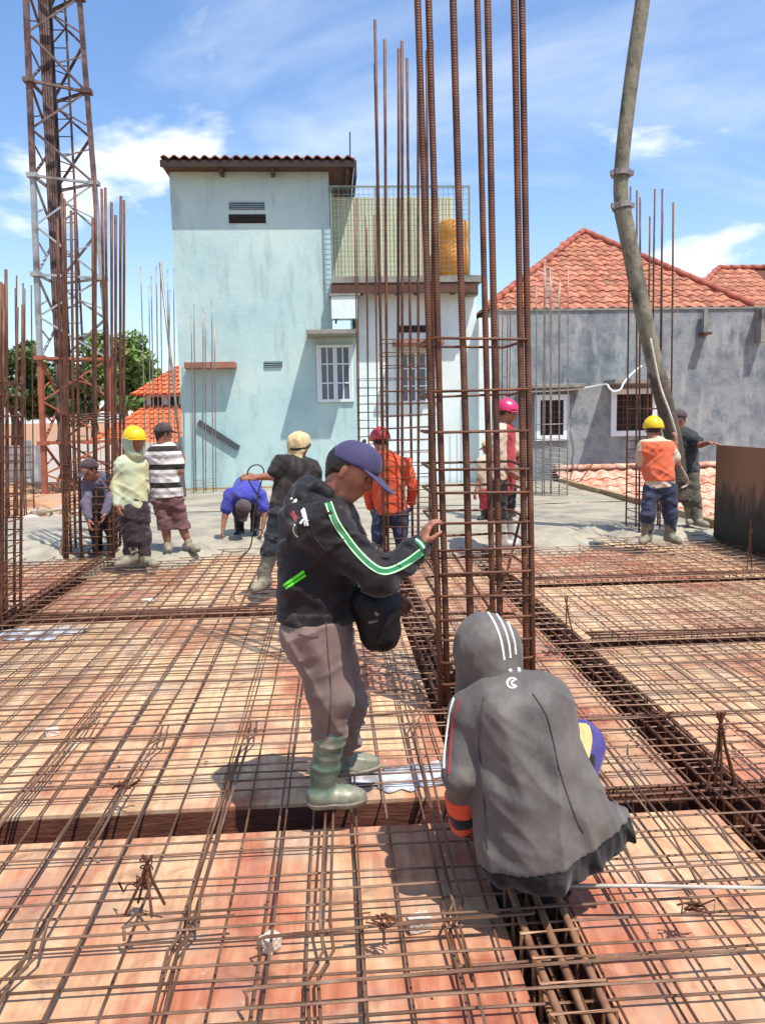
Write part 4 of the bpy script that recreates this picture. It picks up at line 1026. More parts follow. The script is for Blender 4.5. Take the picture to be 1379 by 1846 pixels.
# ------------------------------------------------------------------ figure parts
def head_prims(c, fd, up=(0, 0, 1), s=1.0):
    c = np.array(c); fd = unit(fd); up = np.array(up, float); up = unit(up-fd*(up@fd)); rt = np.cross(fd, up)
    def q(f, u, r): return c+s*(fd*f+up*u+rt*r)
    P = [C(q(-.012, .03, 0), q(.018, .028, 0), .082*s, .080*s, k=.03, n=rt, f=1.08),
         C(q(.03, -.02, 0), q(.042, -.078, 0), .062*s, .042*s, k=.04, n=rt, f=1.05),
         C(q(-.03, -.03, 0), q(-.03, -.09, 0), .055*s, .052*s, k=.04),
         C(q(.086, .018, 0), q(.103, -.022, 0), .011*s, .016*s, k=.012), C(q(.09, -.026, .012), q(.09, -.026, -.012), .011*s, k=.01),
         C(q(.076, .032, -.03), q(.076, .032, .03), .014*s, k=.02),
         C(q(.083, -.056, -.016), q(.083, -.056, .016), .010*s, k=.008), C(q(.080, -.068, -.014), q(.080, -.068, .014), .010*s, k=.008)]
    for sg in (-1, 1):
        P.append(C(q(-.008, .018, .083*sg), q(-.012, -.022, .080*sg), .018*s, .013*s, k=.01, n=rt, f=2.0))
        P.append(C(q(.092, .012, .033*sg), q(.092, .012, .033*sg), .014*s, k=.012, sub=True))
    return P
def eyes(c, fd, up, parent, s=1.0):
    c = np.array(c); fd = unit(fd); up = np.array(up, float); up = unit(up-fd*(up@fd)); rt = np.cross(fd, up)
    for sg in (-1, 1):
        p = c+s*(fd*.074+up*.012+rt*.033*sg); b = bmesh.new(); bmesh.ops.create_icosphere(b, subdivisions=2, radius=.0125*s)
        me = bpy.data.meshes.new('eye'); b.to_mesh(me); b.free(); link_mesh('eye', me, M['eye'], parent, loc=Vector(p))
def hand_prims(w, d, pn, thumb, curl=.5, s=1.0):
    """w wrist, d pointing direction, pn palm normal (fingers bend that way), thumb: side the thumb leaves from"""
    w = np.array(w, float); d = unit(d); pn = unit(np.array(pn, float)-d*(np.array(pn, float)@d)); sd = np.cross(d, pn); sd = sd*(1 if sd@np.array(thumb, float) > 0 else -1)
    P = []
    for o, L in ((-.028, .078), (-.009, .085), (.010, .086), (.028, .080)):
        P.append(C(w+sd*o*.7, w+d*L*s+sd*o*s, .017*s, .0125*s, k=.014, n=pn, f=1.15))
    for o, L0, fl in ((-.030, .080, .062), (-.010, .088, .074), (.010, .089, .080), (.029, .083, .072)):
        p = w+s*(d*L0+sd*o); a = curl*.45
        for seg, rr in ((.45, .0098), (.32, .0090), (.23, .0078)):
            v_ = d*math.cos(a)+pn*math.sin(a); p2 = p+v_*fl*seg*s; P.append(C(p, p2, rr*s, rr*.92*s, k=.005)); p = p2; a += curl*.75
    p = w+s*(d*.025+sd*.028+pn*.006); v_ = unit(d*.65+sd*.75+pn*.35)
    p2 = p+v_*.036*s; P.append(C(p, p2, .014*s, .0115*s, k=.012)); v2 = unit(d*.95+sd*.35+pn*(.25+curl*.4)); P.append(C(p2, p2+v2*.03*s, .0105*s, .0092*s, k=.004)); P.append(C(p2+v2*.03*s, p2+v2*.05*s, .0092*s, .008*s, k=.004))
    return P
M['eye'] = pmat('eye', [S('2a211d')], rough=.2)
M['hair'] = pmat('black_hair', [S('17120f'), S('2a211c')], scale=30, rough=.5, bump=.6, bscale=80, bdist=.004)
class Fig:
    def __init__(s, label, ground, z0=0.0, scale=1.0, group=None):
        s.base = gp(ground[0], ground[1], z0); s.D = s.base.dot(FW); s.sc = scale
        s.root = tag(empty('person', s.base), label, 'person', group)
    def j(s, px, py, dy=0.0): return np.array(at(px, py, s.D+dy)-s.base)
    def loc(s, p): return np.array(p)
# camera-facing axes (horizontal): right on the picture, away from the camera
RX = np.array([math.cos(YAW), math.sin(YAW), 0]); FY = np.array([-math.sin(YAW), math.cos(YAW), 0]); UZ = np.array([0, 0, 1.0])
def W3(x, y, z): return RX*x+FY*y+UZ*z
def build_person(F, J, fd, up=(0, 0, 1), h=.012, top=None, bottom=None, feet=None, hands=None, hat=None, s=1.0, hair=True, lat=None, foldamp=.006):
    """J: joint pixels (px,py,dy). top=(mat, sleeve, hem_extra, bulk); bottom=(mat, 'long'/'short', bulk); feet=(kind, mat)"""
    P = {k_: F.j(*v) for k_, v in J.items()}
    fd = unit(W3(*fd)); up = unit(W3(*up)); s_ = s
    lat = unit(P['sr']-P['sl']) if lat is None else unit(W3(*lat))
    chest = (P['sl']+P['sr'])/2; spine = unit(P['neck']-P['pel']); nrm = unit(np.cross(lat, spine))
    mid = (P['neck']*.45+P['pel']*.55)
    hipw = unit(P['hr']-P['hl'])
    # --- body, one skin surface with hands and feet
    B = head_prims(P['head'], fd, up, s_)
    B += [C(P['neck'], P['head']-up*.05*s_-fd*.015, .052*s_, .05*s_, k=.04)]
    B += [C(P['neck']-spine*.13*s_, mid, .150*s_, .125*s_, k=.06, n=nrm, f=1.55), C(mid, P['pel'], .125*s_, .145*s_, k=.06, n=nrm, f=1.45), C(P['sl'], P['sr'], .05*s_, k=.06)]
    for q in 'lr':
        B += [C(P['s'+q], P['e'+q], .048*s_, .040*s_, k=.03), C(P['e'+q], P['w'+q], .041*s_, .027*s_, k=.02)]
        B += [C(P['h'+q], P['k'+q], .080*s_, .054*s_, k=.04), C(P['k'+q], P['a'+q], .054*s_, .036*s_, k=.03), C(P['k'+q]*.62+P['a'+q]*.38, P['k'+q]*.4+P['a'+q]*.6, .05*s_, .04*s_, k=.03)]
        td = unit(P['t'+q]-P['a'+q]); al_ = np.array([P['a'+q][0], P['a'+q][1], P['t'+q][2]+.008]); B += [C(P['a'+q], al_, .034*s_, .03*s_, k=.02), C(al_-td*.012, al_*.25+P['t'+q]*.75, .030*s_, .024*s_, k=.02, n=UZ, f=1.2)]
        hd = (hands or {}).get(q)
        ad = unit(P['w'+q]-P['e'+q])
        if hd is None: hd = (ad, -lat if q == 'r' else lat, fd, .55)
        else: hd = (ad if hd[0] is None else W3(*hd[0]), W3(*hd[1]), W3(*hd[2]), hd[3])
        B += hand_prims(P['w'+q], hd[0], hd[1], hd[2], hd[3], s_)
    hb_ = min(h, .0105)
    sdf_mesh('body', B, hb_, M['skin'], F.root)
    eyes(P['head'], fd, up, F.root, s_)
    rt = np.cross(fd, up)
    if hair:
        hp_ = [C(P['head']+up*.038*s_-fd*.016*s_, P['head']+up*.036*s_+fd*.0*s_, .088*s_, k=.03), C(P['head']-fd*.045*s_+up*.0, P['head']-fd*.05*s_-up*.06*s_, .066*s_, .05*s_, k=.03, n=fd, f=1.2)]
        sdf_mesh('hair', hp_, min(h, .009), M['hair'], F.root, cuts=[(P['head']+fd*.05*s_+up*.03, fd*1.0-up*.35)], noise=folds(.003, 40, 40, 40))
    out = {'P': P, 'fd': fd, 'up': up, 'rt': rt, 'lat': lat, 'nrm': nrm, 'spine': spine}
    # --- trousers
    if bottom:
        mat, ln, bk = bottom; T = [C(P['pel']+spine*.06*s_, P['pel']-UZ*.02, .15*s_*bk, .16*s_*bk, k=.05, n=nrm, f=1.35)]
        cutz = []
        if ln == 'knee': cutz = [((P['kl']*.84+P['al']*.16+P['kr']*.84+P['ar']*.16)/2, (0, 0, -1))]
        for q in 'lr':
            T += [C(P['h'+q], P['k'+q], .098*s_*bk, .075*s_*bk, k=.05)]
            if ln == 'long': T += [C(P['k'+q], P['a'+q]+UZ*.06, .075*s_*bk, .066*s_*bk, k=.03)]
            elif ln == 'knee': T += [C(P['k'+q], P['k'+q]*.8+P['a'+q]*.2, .08*s_*bk, .085*s_*bk, k=.03)]
        out['trousers'] = T; d1 = drape(foldamp*1.1, (.3, .1, .95), 11, 3, 2); d2 = drape(foldamp*.8, (-.6, .2, .75), 13, 3.5, 5)
        cn = lambda x, y, z: d1(x, y, z)+d2(x, y, z)
        sdf_mesh('trousers' if ln == 'long' else 'shorts', T, h, mat, F.root, noise=cn, cuts=cutz)
    # --- feet
    if feet:
        kind, mat = feet
        for q in 'lr':
            td = unit((P['t'+q]-P['a'+q])*np.array([1, 1, 0])); a0 = P['a'+q]; sole = P['t'+q][2]
            gr = np.array([a0[0], a0[1], 0]); g0 = np.array([a0[0], a0[1], P['t'+q][2]-.028*s_])
            foot = [C(g0-td*.05*s_+UZ*.035, g0+td*.15*s_+UZ*.03, .05*s_, .046*s_, k=.03), C(g0+td*.10*s_+UZ*.03, g0+td*.185*s_+UZ*.026, .046*s_, .036*s_, k=.03)]
            if kind == 'boot': foot += [C(a0+UZ*.0, (P['k'+q]*.62+a0*.38), .056*s_, .072*s_, k=.05), C(g0-td*.03*s_+UZ*.06, a0+UZ*.05, .056*s_, k=.03)]
            else: foot += [C(g0+UZ*.05, a0+UZ*.02, .05*s_, .045*s_, k=.03)]
            bo = sdf_mesh('boot' if kind == 'boot' else 'shoe', foot, min(h, .011), mat, F.root, cuts=[(g0-UZ*.012*s_, (0, 0, -1))], noise=folds(.003, 20, 20, 20, 5))
    # --- top
    if top:
        mat, sl, hem, bk = top; lo = P['pel']-spine*hem
        T = [C(P['neck']-spine*.10*s_, mid, .165*s_*bk, .152*s_*bk, k=.06, n=nrm, f=1.42), C(mid, lo, .152*s_*bk, .165*s_*bk, k=.06, n=nrm, f=1.35),
             C(P['sl'], P['sr'], .066*s_*bk, k=.07), C(P['neck']-spine*.03, P['neck']+spine*.012, .066*s_, .062*s_, k=.04)]
        for q in 'lr':
            if sl == 'long': T += [C(P['s'+q], P['e'+q], .066*s_*bk, .056*s_*bk, k=.022), C(P['e'+q], P['w'+q]*.94+P['e'+q]*.06, .056*s_*bk, .045*s_*bk, k=.02)]
            elif sl == 'short': T += [C(P['s'+q], P['s'+q]*.35+P['e'+q]*.65, .070*s_*bk, .072*s_*bk, k=.04)]
        out['top'] = T; e1 = drape(foldamp*1.1, (.55, .2, .8), 10, 2.6, 7); e2 = drape(foldamp*.8, (-.7, .1, .7), 12, 3, 11); out['topnoise'] = lambda x, y, z: e1(x, y, z)+e2(x, y, z)
        cu = [(lo, -spine)]
        if sl == 'none': pass
        sdf_mesh('shirt' if sl != 'long' else 'jacket', T, h, mat, F.root, noise=out['topnoise'], cuts=cu)
    # --- hats
    for kind, mat in (hat or []):
        c = P['head']; hh = min(h, .009)
        def q(f, u_, r=0): return c+s_*(fd*f+up*u_+rt*r)
        if kind == 'helmet':
            pr = [C(q(-.012, .045), q(.015, .045), .118*s_, k=.03, n=up, f=.92), C(q(0, .128, 0), q(-.02, .128, 0), .03*s_, k=.04)]
            o = sdf_mesh('helmet', pr, hh, mat, F.root, cuts=[(q(0, .035), -up)])
            br = [C(q(.0, .04), q(.055, .034), .130*s_, .118*s_, k=.02, n=up, f=9)]
            sdf_mesh('brim', br, hh*.7, mat, o)
        elif kind == 'cap':
            pr = [C(q(-.012, .04), q(.012, .045), .103*s_, k=.03)]
            o = sdf_mesh('cap', pr, hh, mat, F.root, cuts=[(q(0, .035), -up+fd*.05)])
            sdf_mesh('visor', [C(q(.085, .045, -.03), q(.155, .025, -.025), .05*s_, .035*s_, k=.05, n=up+fd*.2, f=6), C(q(.085, .045, .03), q(.155, .025, .025), .05*s_, .035*s_, k=.05, n=up+fd*.2, f=6)], hh*.7, mat, o)
            sdf_mesh('button', [C(q(-.005, .147), q(-.005, .149), .008*s_)], .004, mat, o)
        elif kind == 'cloth':
            pr = [C(q(-.02, .04), q(.01, .042), .105*s_, k=.03), C(q(-.06, .0), q(-.10, -.17), .075*s_, .055*s_, k=.05, n=fd, f=1.9), C(q(-.07, -.01, -.05), q(-.09, -.12, -.08), .03*s_, .02*s_, k=.03)]
            sdf_mesh('cloth_band', [C(q(-.02, .012), q(.0, .02), .108*s_, k=.03)], hh*.8, K['black_shirt'], F.root, cuts=[(q(0, .03), up-fd*.3), (q(0, .005), -up+fd*.3)])
            sdf_mesh('head_cloth', pr, hh, mat, F.root, cuts=[(q(.06, .02), fd*1-up*.6)], noise=folds(.007, 22, 22, 22, 4))
        elif kind == 'hood':
            pr = [C(q(-.02, .03), q(.02, .03), .112*s_, k=.04), C(q(-.02, -.02), q(-.01, -.13), .10*s_, .10*s_, k=.06), C(q(.10, .0), q(.10, -.03), .085*s_, k=.03, sub=True)]
            sdf_mesh('hood', pr, hh, mat, F.root, noise=folds(.006, 14, 14, 14, 4))
    return out
# ribbons laid on a cloth surface by following sight lines
def project(F, prims, noise, px, py, d0=-.6, d1=.8, lift=.003, cuts=()):
    ts = np.linspace(F.D+d0, F.D+d1, 500); r = ray(px, py); r = r/r.dot(FW)
    P = np.array([list(CAMP+r*t-F.base) for t in ts]); d = field(prims, P, cuts, noise)
    i = np.argmax(d < lift)
    return P[i] if d[i] < lift else None
def gradn(prims, noise, p):
    e = .006; o = np.eye(3)*e; P = np.array([p+o[i] for i in range(3)]+[p-o[i] for i in range(3)]); d = field(prims, P, (), None); return unit(d[:3]-d[3:])
def ribbon(F, name, prims, noise, pix, width, mat, parent, n=40, th=.0012, lift=.0035, cuts=()):
    P2 = smooth_path([Vector((a, b, 0)) for a, b in pix], max(2, n//len(pix))); pts = []
    for q in P2:
        p = project(F, prims, noise, q.x, q.y, lift=lift, cuts=cuts)
        if p is not None: pts.append(p)
    if len(pts) < 3: return None
    pts = np.array(pts); 
    for _ in range(2): pts[1:-1] = (pts[:-2]+2*pts[1:-1]+pts[2:])/4
    b = MB(); V = []
    for i, p in enumerate(pts):
        t = unit(pts[min(i+1, len(pts)-1)]-pts[max(i-1, 0)]); nn = gradn(prims, noise, p); w = unit(np.cross(t, nn))*width/2
        V += [p-w-nn*.004, p+w-nn*.004, p+w*.9+nn*th, p-w*.9+nn*th]
    Fc = []
    for i in range(len(pts)-1):
        for k_ in range(4): Fc.append((i*4+k_, i*4+(k_+1) % 4, (i+1)*4+(k_+1) % 4, (i+1)*4+k_))
    Fc += [(0, 1, 2, 3), tuple(len(V)-4+k_ for k_ in (3, 2, 1, 0))]
    b.add(V, Fc); return b.build(name, mat, parent, smooth=False)
# ------------------------------------------------------------------ the people
K = {}
def ck(name, *hexes, **kw): K[name] = cloth(name, hexes, **kw)
ck('black_jersey', '0e0a0b', '161012', '20171a', rough=.66, dust=.05); ck('hoodie_seam', '3c3834', '46413c'); ck('trouser_seam', '574842', '62524b'); ck('mauve_trousers', '6b5750', '7d675f', '8d766c'); ck('navy_cap', '34304e', '433f60', rough=.8, bump=.1)
ck('grey_hoodie', '4b4742', '5a544e', '665f57', rough=.62, bump=.6); ck('black_rib', '121110', '1d1b1a', bump=.6); ck('white_cloth', 'd8d4cc', 'e6e2da', bump=.1); ck('green_cloth', '1f6e45', '2c8052', bump=.1); ck('pale_green', 'a8d69a', 'c4e6b4', bump=.1); ck('lime_cloth', '4fd21a', '63e02e', bump=.1)
ck('purple_trousers', '3c3470', '4a4084'); ck('cream_cloth', 'c9a468', 'd6b47c', bump=.15); ck('orange_cloth', 'd24a22', 'e05a2c', bump=.15)
ck('mint_hoodie', '9fb0a0', 'bdbd92', 'c6bd8c', scale=2.2); ck('dark_trousers', '1c1517', '33242a', '2a1f22'); ck('maroon_shorts', '5d3b3c', '74504e'); ck('black_shirt', '1e1b19', '2a2623'); ck('dark_shorts', '23262c', '31343a')
ck('tan_cloth', 'b7a06f', 'cdb88a', 'a68c5c', bump=.5, scale=14); ck('violet_shirt', '5a5262', '6a6272'); ck('blue_shirt', '32338a', '4143a0'); ck('vest_orange', 'cc4a2a', 'd85a36'); ck('vest_salmon', 'd8603c', 'e2744e'); ck('jeans', '272c3e', '39425e'); ck('cream_shirt', 'bfa58c', 'd2bba2'); ck('red_cloth', '9a2c34', 'ae3a40'); ck('olive_trousers', '4c4a3c', '626050'); ck('dark_shirt', '23282a', '33393a'); ck('brown_cap', '3a2c30', '4a3a3c', bump=.1)
M['boot_green'] = pmat('green_rubber', [S('4a5c50'), S('5f6f5e'), S('8a8470'), S('4d5f54')], scale=7, rough=.42, bump=.15)
M['boot_muddy'] = pmat('muddy_rubber', [S('6d6656'), S('8d8470'), S('4a463c')], scale=9, rough=.7, bump=.3)
M['boot_black'] = pmat('black_rubber', [S('1a1918'), S('2a2826')], scale=6, rough=.45)
M['boot_white'] = pmat('pale_rubber', [S('b8b3a8'), S('908a7e')], scale=8, rough=.5)
K['grey_hoodie'].node_tree.nodes['Principled BSDF'].inputs['Specular IOR Level'].default_value = .35; K['grey_hoodie'].node_tree.nodes['Principled BSDF'].inputs['Roughness'].default_value = .62
def plastic(name, hx): M[name] = pmat(name, [S(hx), tuple(c*.85 for c in S(hx))], scale=4, rough=.35)
plastic('yellow_shell', 'e8c313'); plastic('red_shell', 'b8383c'); plastic('pink_shell', 'cc2f66')
def striped():
    m = K['black_shirt'].copy(); m.name = 'striped_polo'; nt = m.node_tree; L = nt.links; bs = nt.nodes['Principled BSDF']
    t = nt.nodes.new('ShaderNodeTexCoord'); sp = nt.nodes.new('ShaderNodeSeparateXYZ'); L.new(t.outputs['Object'], sp.inputs[0])
    mu = nt.nodes.new('ShaderNodeMath'); mu.operation = 'MULTIPLY_ADD'; L.new(sp.outputs[2], mu.inputs[0]); mu.inputs[1].default_value = 1/.22; mu.inputs[2].default_value = .33
    fr = nt.nodes.new('ShaderNodeMath'); fr.operation = 'FRACT'; L.new(mu.outputs[0], fr.inputs[0])
    r = nt.nodes.new('ShaderNodeValToRGB'); r.color_ramp.interpolation = 'CONSTANT'; e = r.color_ramp.elements
    e[0].position = 0; e[0].color = (*S('2c2722'), 1); e[1].position = .30; e[1].color = (*S('d2ccc6'), 1)
    for p_, c in ((.62, '9c9490'), (.82, 'cfc9c2')): x = e.new(p_); x.color = (*S(c), 1)
    L.new(fr.outputs[0], r.inputs[0]); L.new(r.outputs[0], bs.inputs['Base Color']); return m
K['polo'] = striped()

# 1. standing man with the navy cap
F1 = Fig('man in navy cap and black jacket with green sleeve stripes standing at the column', (600, 1445), .10)
J1 = dict(head=(632, 852, -.02), neck=(596, 922, 0), sl=(612, 945, .16), sr=(585, 950, -.15), el=(660, 1040, .22), wl=(705, 1075, .12), er=(684, 1040, -.20), wr=(757, 986, -.06),
          pel=(578, 1112, 0), hl=(588, 1128, .09), hr=(574, 1130, -.08), kl=(624, 1262, .13), kr=(600, 1272, -.08), al=(622, 1368, .24), ar=(590, 1410, -.05), tl=(655, 1384, .26), tr=(640, 1437, -.04))
r1 = build_person(F1, J1, (.84, -.24, -.45), (.42, 0, .9), h=.0075, top=None, bottom=None, feet=None, hands={'r': ((.35, .2, .9), (.9, .25, -.3), (-.1, -1, .3), .85)}, hat=None, hair=False, s=.92)
P = r1['P']; sp = r1['spine']; n1_ = r1['nrm']
# jacket
T = [C(F1.j(578, 950, 0), F1.j(572, 1030, 0), .172, .170, k=.06, n=RX, f=1.22), C(F1.j(572, 1030, 0), F1.j(576, 1120, 0), .170, .180, k=.06, n=RX, f=1.10), C(F1.j(548, 930, .02), F1.j(538, 990, .0), .085, .085, k=.07),
     C(P['sl'], P['sr'], .078, k=.07), C(F1.j(585, 925, 0), F1.j(607, 902, 0), .072, .068, k=.03),
     C(P['sl'], P['el'], .085, .07, k=.05), C(P['el'], P['wl'], .07, .05, k=.03),
     C(P['sr'], P['er'], .088, .074, k=.06), C(P['er'], P['wr'], .071, .05, k=.035)]
N1a, N1b, N1c = drape(.007, (.7, .1, .7), 10, 2.4, 3), drape(.006, (-.5, .2, .85), 12, 3, 8), drape(.004, (.1, .3, .95), 22, 4, 2)
N1 = lambda x, y, z: N1a(x, y, z)+N1b(x, y, z)+N1c(x, y, z)
c1j = [(F1.j(578, 1106, 0), (0, 0, -1))]
jk = sdf_mesh('jacket', T, .0075, K['black_jersey'], F1.root, noise=N1, cuts=c1j)
sdf_mesh('waist_rib', [dict(p) for p in T[:3]], .0075, K['black_rib'], jk, cuts=[(F1.j(578, 1113, 0), (0, 0, -1)), (F1.j(578, 1088, 0), (0, 0, 1))], noise=lambda x, y, z: N1(x, y, z)*.5-.007)
sdf_mesh('folded_hood', [C(F1.j(556, 880, .06), F1.j(548, 900, -.04), .055, .05, k=.03), C(F1.j(575, 882, -.06), F1.j(590, 890, -.07), .04, .03, k=.03), C(F1.j(540, 905, .02), F1.j(534, 940, .0), .05, .045, k=.04)], .008, K['black_jersey'], jk, noise=folds(.008, 16, 16, 16, 2))
sleeve = [(592, 906), (604, 938), (622, 966), (646, 997), (672, 1021), (693, 1030), (715, 1024), (740, 1010), (760, 995)]
def offs(pix, d):
    out = []
    for i, (a, b) in enumerate(pix):
        q0 = pix[max(i-1, 0)]; q1 = pix[min(i+1, len(pix)-1)]; tx, ty = q1[0]-q0[0], q1[1]-q0[1]; l = math.hypot(tx, ty); out.append((a-ty/l*d, b+tx/l*d))
    return out
for d, w, mt in ((0, .018, K['green_cloth']), (-5.2, .0065, K['pale_green']), (5.2, .0065, K['pale_green'])):
    ribbon(F1, 'sleeve_stripe', T, N1, offs(sleeve, d), w, mt, jk, 60)
for i, mt in enumerate((K['green_cloth'], K['white_cloth'], K['green_cloth'])):
    f_ = .86+.045*i; c_ = P['er']*(1-f_)+P['wr']*f_; ax_ = unit(P['wr']-P['er'])
    sdf_mesh('cuff_stripe', [C(c_-ax_*.03, c_+ax_*.03, .059-.004*i, .057-.004*i)], .005, mt, jk, cuts=[(c_-ax_*.007, -ax_), (c_+ax_*.007, ax_)])
ribbon(F1, 'hem_stripe', T, N1, [(511, 1056), (524, 1047), (537, 1038), (548, 1030)], .012, K['lime_cloth'], jk, 16)
ribbon(F1, 'hem_stripe', T, N1, [(515, 1061), (527, 1053), (540, 1044), (551, 1037)], .010, K['lime_cloth'], jk, 16)
for nm, mt, pp, w in (('emblem', 'white_cloth', [(528, 890), (533, 898), (530, 906)], .016), ('emblem', 'white_cloth', [(524, 899), (531, 897), (537, 898)], .010), ('emblem', 'white_cloth', [(545, 918), (549, 932), (552, 948)], .018), ('emblem', 'white_cloth', [(541, 944), (547, 936), (555, 940)], .008),
                      ('emblem', 'red_cloth', [(526, 924), (530, 931), (534, 938)], .02), ('emblem', 'white_cloth', [(531, 946), (528, 954), (531, 963), (537, 968)], .006), ('emblem', 'green_cloth', [(535, 948), (533, 956), (536, 962)], .006)):
    ribbon(F1, nm, T, N1, pp, w, K[mt], jk, 12)
# trousers
TT = [C(F1.j(578, 1110, 0), F1.j(578, 1132, 0), .138, .15, k=.05, n=RX, f=1.08), C(F1.j(552, 1150, -.07), F1.j(554, 1158, -.07), .098, k=.07), C(F1.j(556, 1148, .08), F1.j(558, 1156, .08), .095, k=.07),
      C(P['hr'], F1.j(596, 1250, -.08), .112, .090, k=.06), C(F1.j(596, 1250, -.08), F1.j(590, 1322, -.06), .090, .069, k=.05),
      C(P['hl'], P['kl'], .110, .088, k=.05), C(P['kl'], F1.j(622, 1326, .21), .088, .070, k=.05)]
NTa, NTb, NTc = drape(.006, (.75, .1, .45), 9, 1.6, 6), drape(.004, (-.35, .1, .9), 13, 3, 4), drape(.009, (.2, .1, .97), 20, 3, 9)
NT = lambda x, y, z: NTa(x, y, z)+NTb(x, y, z)+NTc(x, y, z)*sstep(.45, .30, z)
tro = sdf_mesh('trousers', TT, .0075, K['mauve_trousers'], F1.root, noise=NT, cuts=[(F1.j(578, 1104, 0), (0, 0, 1))])
ribbon(F1, 'seam', TT, NT, [(588, 1122), (592, 1180), (597, 1240), (594, 1300), (590, 1330)], .004, K['trouser_seam'], tro, 50)
ribbon(F1, 'pocket_welt', TT, NT, [(538, 1142), (556, 1148), (574, 1147)], .006, K['trouser_seam'], tro, 12)
ribbon(F1, 'seam', T, N1, [(566, 905), (560, 935), (566, 968), (584, 990)], .004, K['black_rib'], jk, 30)
ribbon(F1, 'pocket_tag', TT, NT, [(638, 1138), (640, 1150), (637, 1158)], .03, K['white_cloth'], tro, 8)
def boot1(a, toe, kn, mat, z):
    td = unit((toe-a)*np.array([1, 1, 0])); g0 = np.array([a[0], a[1], z])
    pr = [C(g0-td*.035+UZ*.04, g0+td*.08+UZ*.038, .050, .045, k=.03), C(g0+td*.07+UZ*.034, g0+td*.125+UZ*.03, .045, .036, k=.03), C(g0-td*.02+UZ*.07, g0+UZ*.15-td*.012, .050, .052, k=.03), C(g0+UZ*.15-td*.012, a+unit(kn-a)*.22, .056, .068, k=.03)]
    o = sdf_mesh('boot', pr, .0075, mat, F1.root, cuts=[(g0, (0, 0, -1)), (g0+UZ*.36, (0, 0, 1))], noise=drape(.004, (.2, .1, .95), 16, 3, 5))
    sdf_mesh('sole', [dict(p, ra=p['ra']+.007, rb=p['rb']+.007) for p in pr[:2]], .0075, M['boot_muddy'], o, cuts=[(g0+UZ*.002, (0, 0, -1)), (g0+UZ*.03, (0, 0, 1))])
boot1(P['ar'], P['tr'], P['kr'], M['boot_green'], .008); boot1(P['al'], P['tl'], P['kl'], M['boot_green'], .008)
# cap and hair
fd, up, rt = r1['fd'], r1['up'], r1['rt']; hc = P['head']
def q1(f, u_, r=0): return hc+.92*(fd*f+up*u_+rt*r)
cap = sdf_mesh('cap', [C(q1(-.012, .040), q1(.010, .046), .092, .090, k=.03), C(q1(.06, .078), q1(.068, .055), .037, k=.05)], .006, K['navy_cap'], F1.root, cuts=[(q1(0, .040), -up-fd*.02)])
sdf_mesh('visor', [C(q1(.085, .042, -.028), q1(.172, .015, -.02), .053, .037, k=.05, n=up+fd*.3, f=7), C(q1(.085, .042, .028), q1(.172, .015, .02), .053, .037, k=.05, n=up+fd*.3, f=7)], .004, K['navy_cap'], cap)
sdf_mesh('button', [C(q1(0, .146), q1(0, .149), .009)], .003, K['navy_cap'], cap)
sdf_mesh('hair', [C(q1(-.03, .03), q1(.0, .03), .082, k=.03), C(q1(-.06, .01), q1(-.062, -.05), .046, .037, k=.03), ], .006, M['hair'], F1.root, cuts=[(q1(-.005, .01), fd-up*.3)], noise=folds(.003, 40, 40, 40))
# shoulder bag
bag = tag(empty('shoulder_bag', F1.base+Vector(F1.j(682, 1125, -.12))), "black shoulder bag hanging at the navy cap man's front", 'bag')
bo = np.array(bag.location-F1.base)
def b_(px, py, dy): return F1.j(px, py, dy)-bo
pr = [C(b_(668, 1095, -.1), b_(678, 1142, -.1), .072, .070, k=.05), C(b_(692, 1095, -.08), b_(690, 1140, -.08), .066, .066, k=.05), C(b_(658, 1082, -.1), b_(700, 1085, -.06), .05, k=.04)]
bg_ = sdf_mesh('bag_body', pr, .007, pmat('black_nylon', [S('0f0f0f'), S('191818')], scale=9, rough=.55, bump=.3, spec=.25), bag, noise=folds(.007, 14, 14, 14, 2))
FB = Fig.__new__(Fig); FB.base = bag.location.copy(); FB.D = F1.D; FB.root = bag
for pp, w, c in (([(676, 1108), (685, 1102), (692, 1092)], .02, 'cream_cloth'), ([(664, 1122), (680, 1120), (700, 1106)], .010, 'white_cloth')):
    ribbon(FB, 'zip_flap', pr, None, pp, w, K['black_rib'] if c == 'x' else pmat('grey_zip', [S('6a6866')], rough=.3, metal=.5), bag, 12)
st = [F1.j(610, 915, -.17), F1.j(632, 945, -.13), F1.j(652, 990, .02), F1.j(664, 1040, -.02), F1.j(668, 1080, -.1)]
MB().tube([Vector(q-bo) for q in st], .014, 6).build('strap', K['black_rib'], bag, smooth=True)

# 2. crouching worker in the grey hoodie
F2 = Fig('crouching worker in a grey hooded jacket with three white hood stripes, back to camera', (965, 1612), .10)
J2 = dict(head=(872, 1172, .24), neck=(893, 1240, .17), sl=(842, 1282, .13), sr=(975, 1262, .10), el=(828, 1400, .04), wl=(836, 1488, .16), er=(1000, 1380, .28), wr=(930, 1420, .52),
          pel=(965, 1510, .02), hl=(935, 1515, .06), hr=(1000, 1510, .06), kl=(860, 1400, .52), kr=(1046, 1342, .40), al=(915, 1588, .2), ar=(1000, 1580, .2), tl=(905, 1590, .36), tr=(1015, 1570, .36))
r2_ = build_person(F2, J2, (-.3, .85, -.42), (-.05, .4, .9), h=.009, bottom=(K['black_rib'], 'long', 1.0), feet=('boot', M['boot_black']), hands={'l': ((.2, .8, -.5), (.6, 0, -.4), (.6, .5, .4), .6), 'r': ((-.7, .4, .2), (0, .5, -.7), (0, 0, 1), .6)}, hair=True)  # trousers coloured black: shade under the jacket hem put into the cloth colour
P = r2_['P']
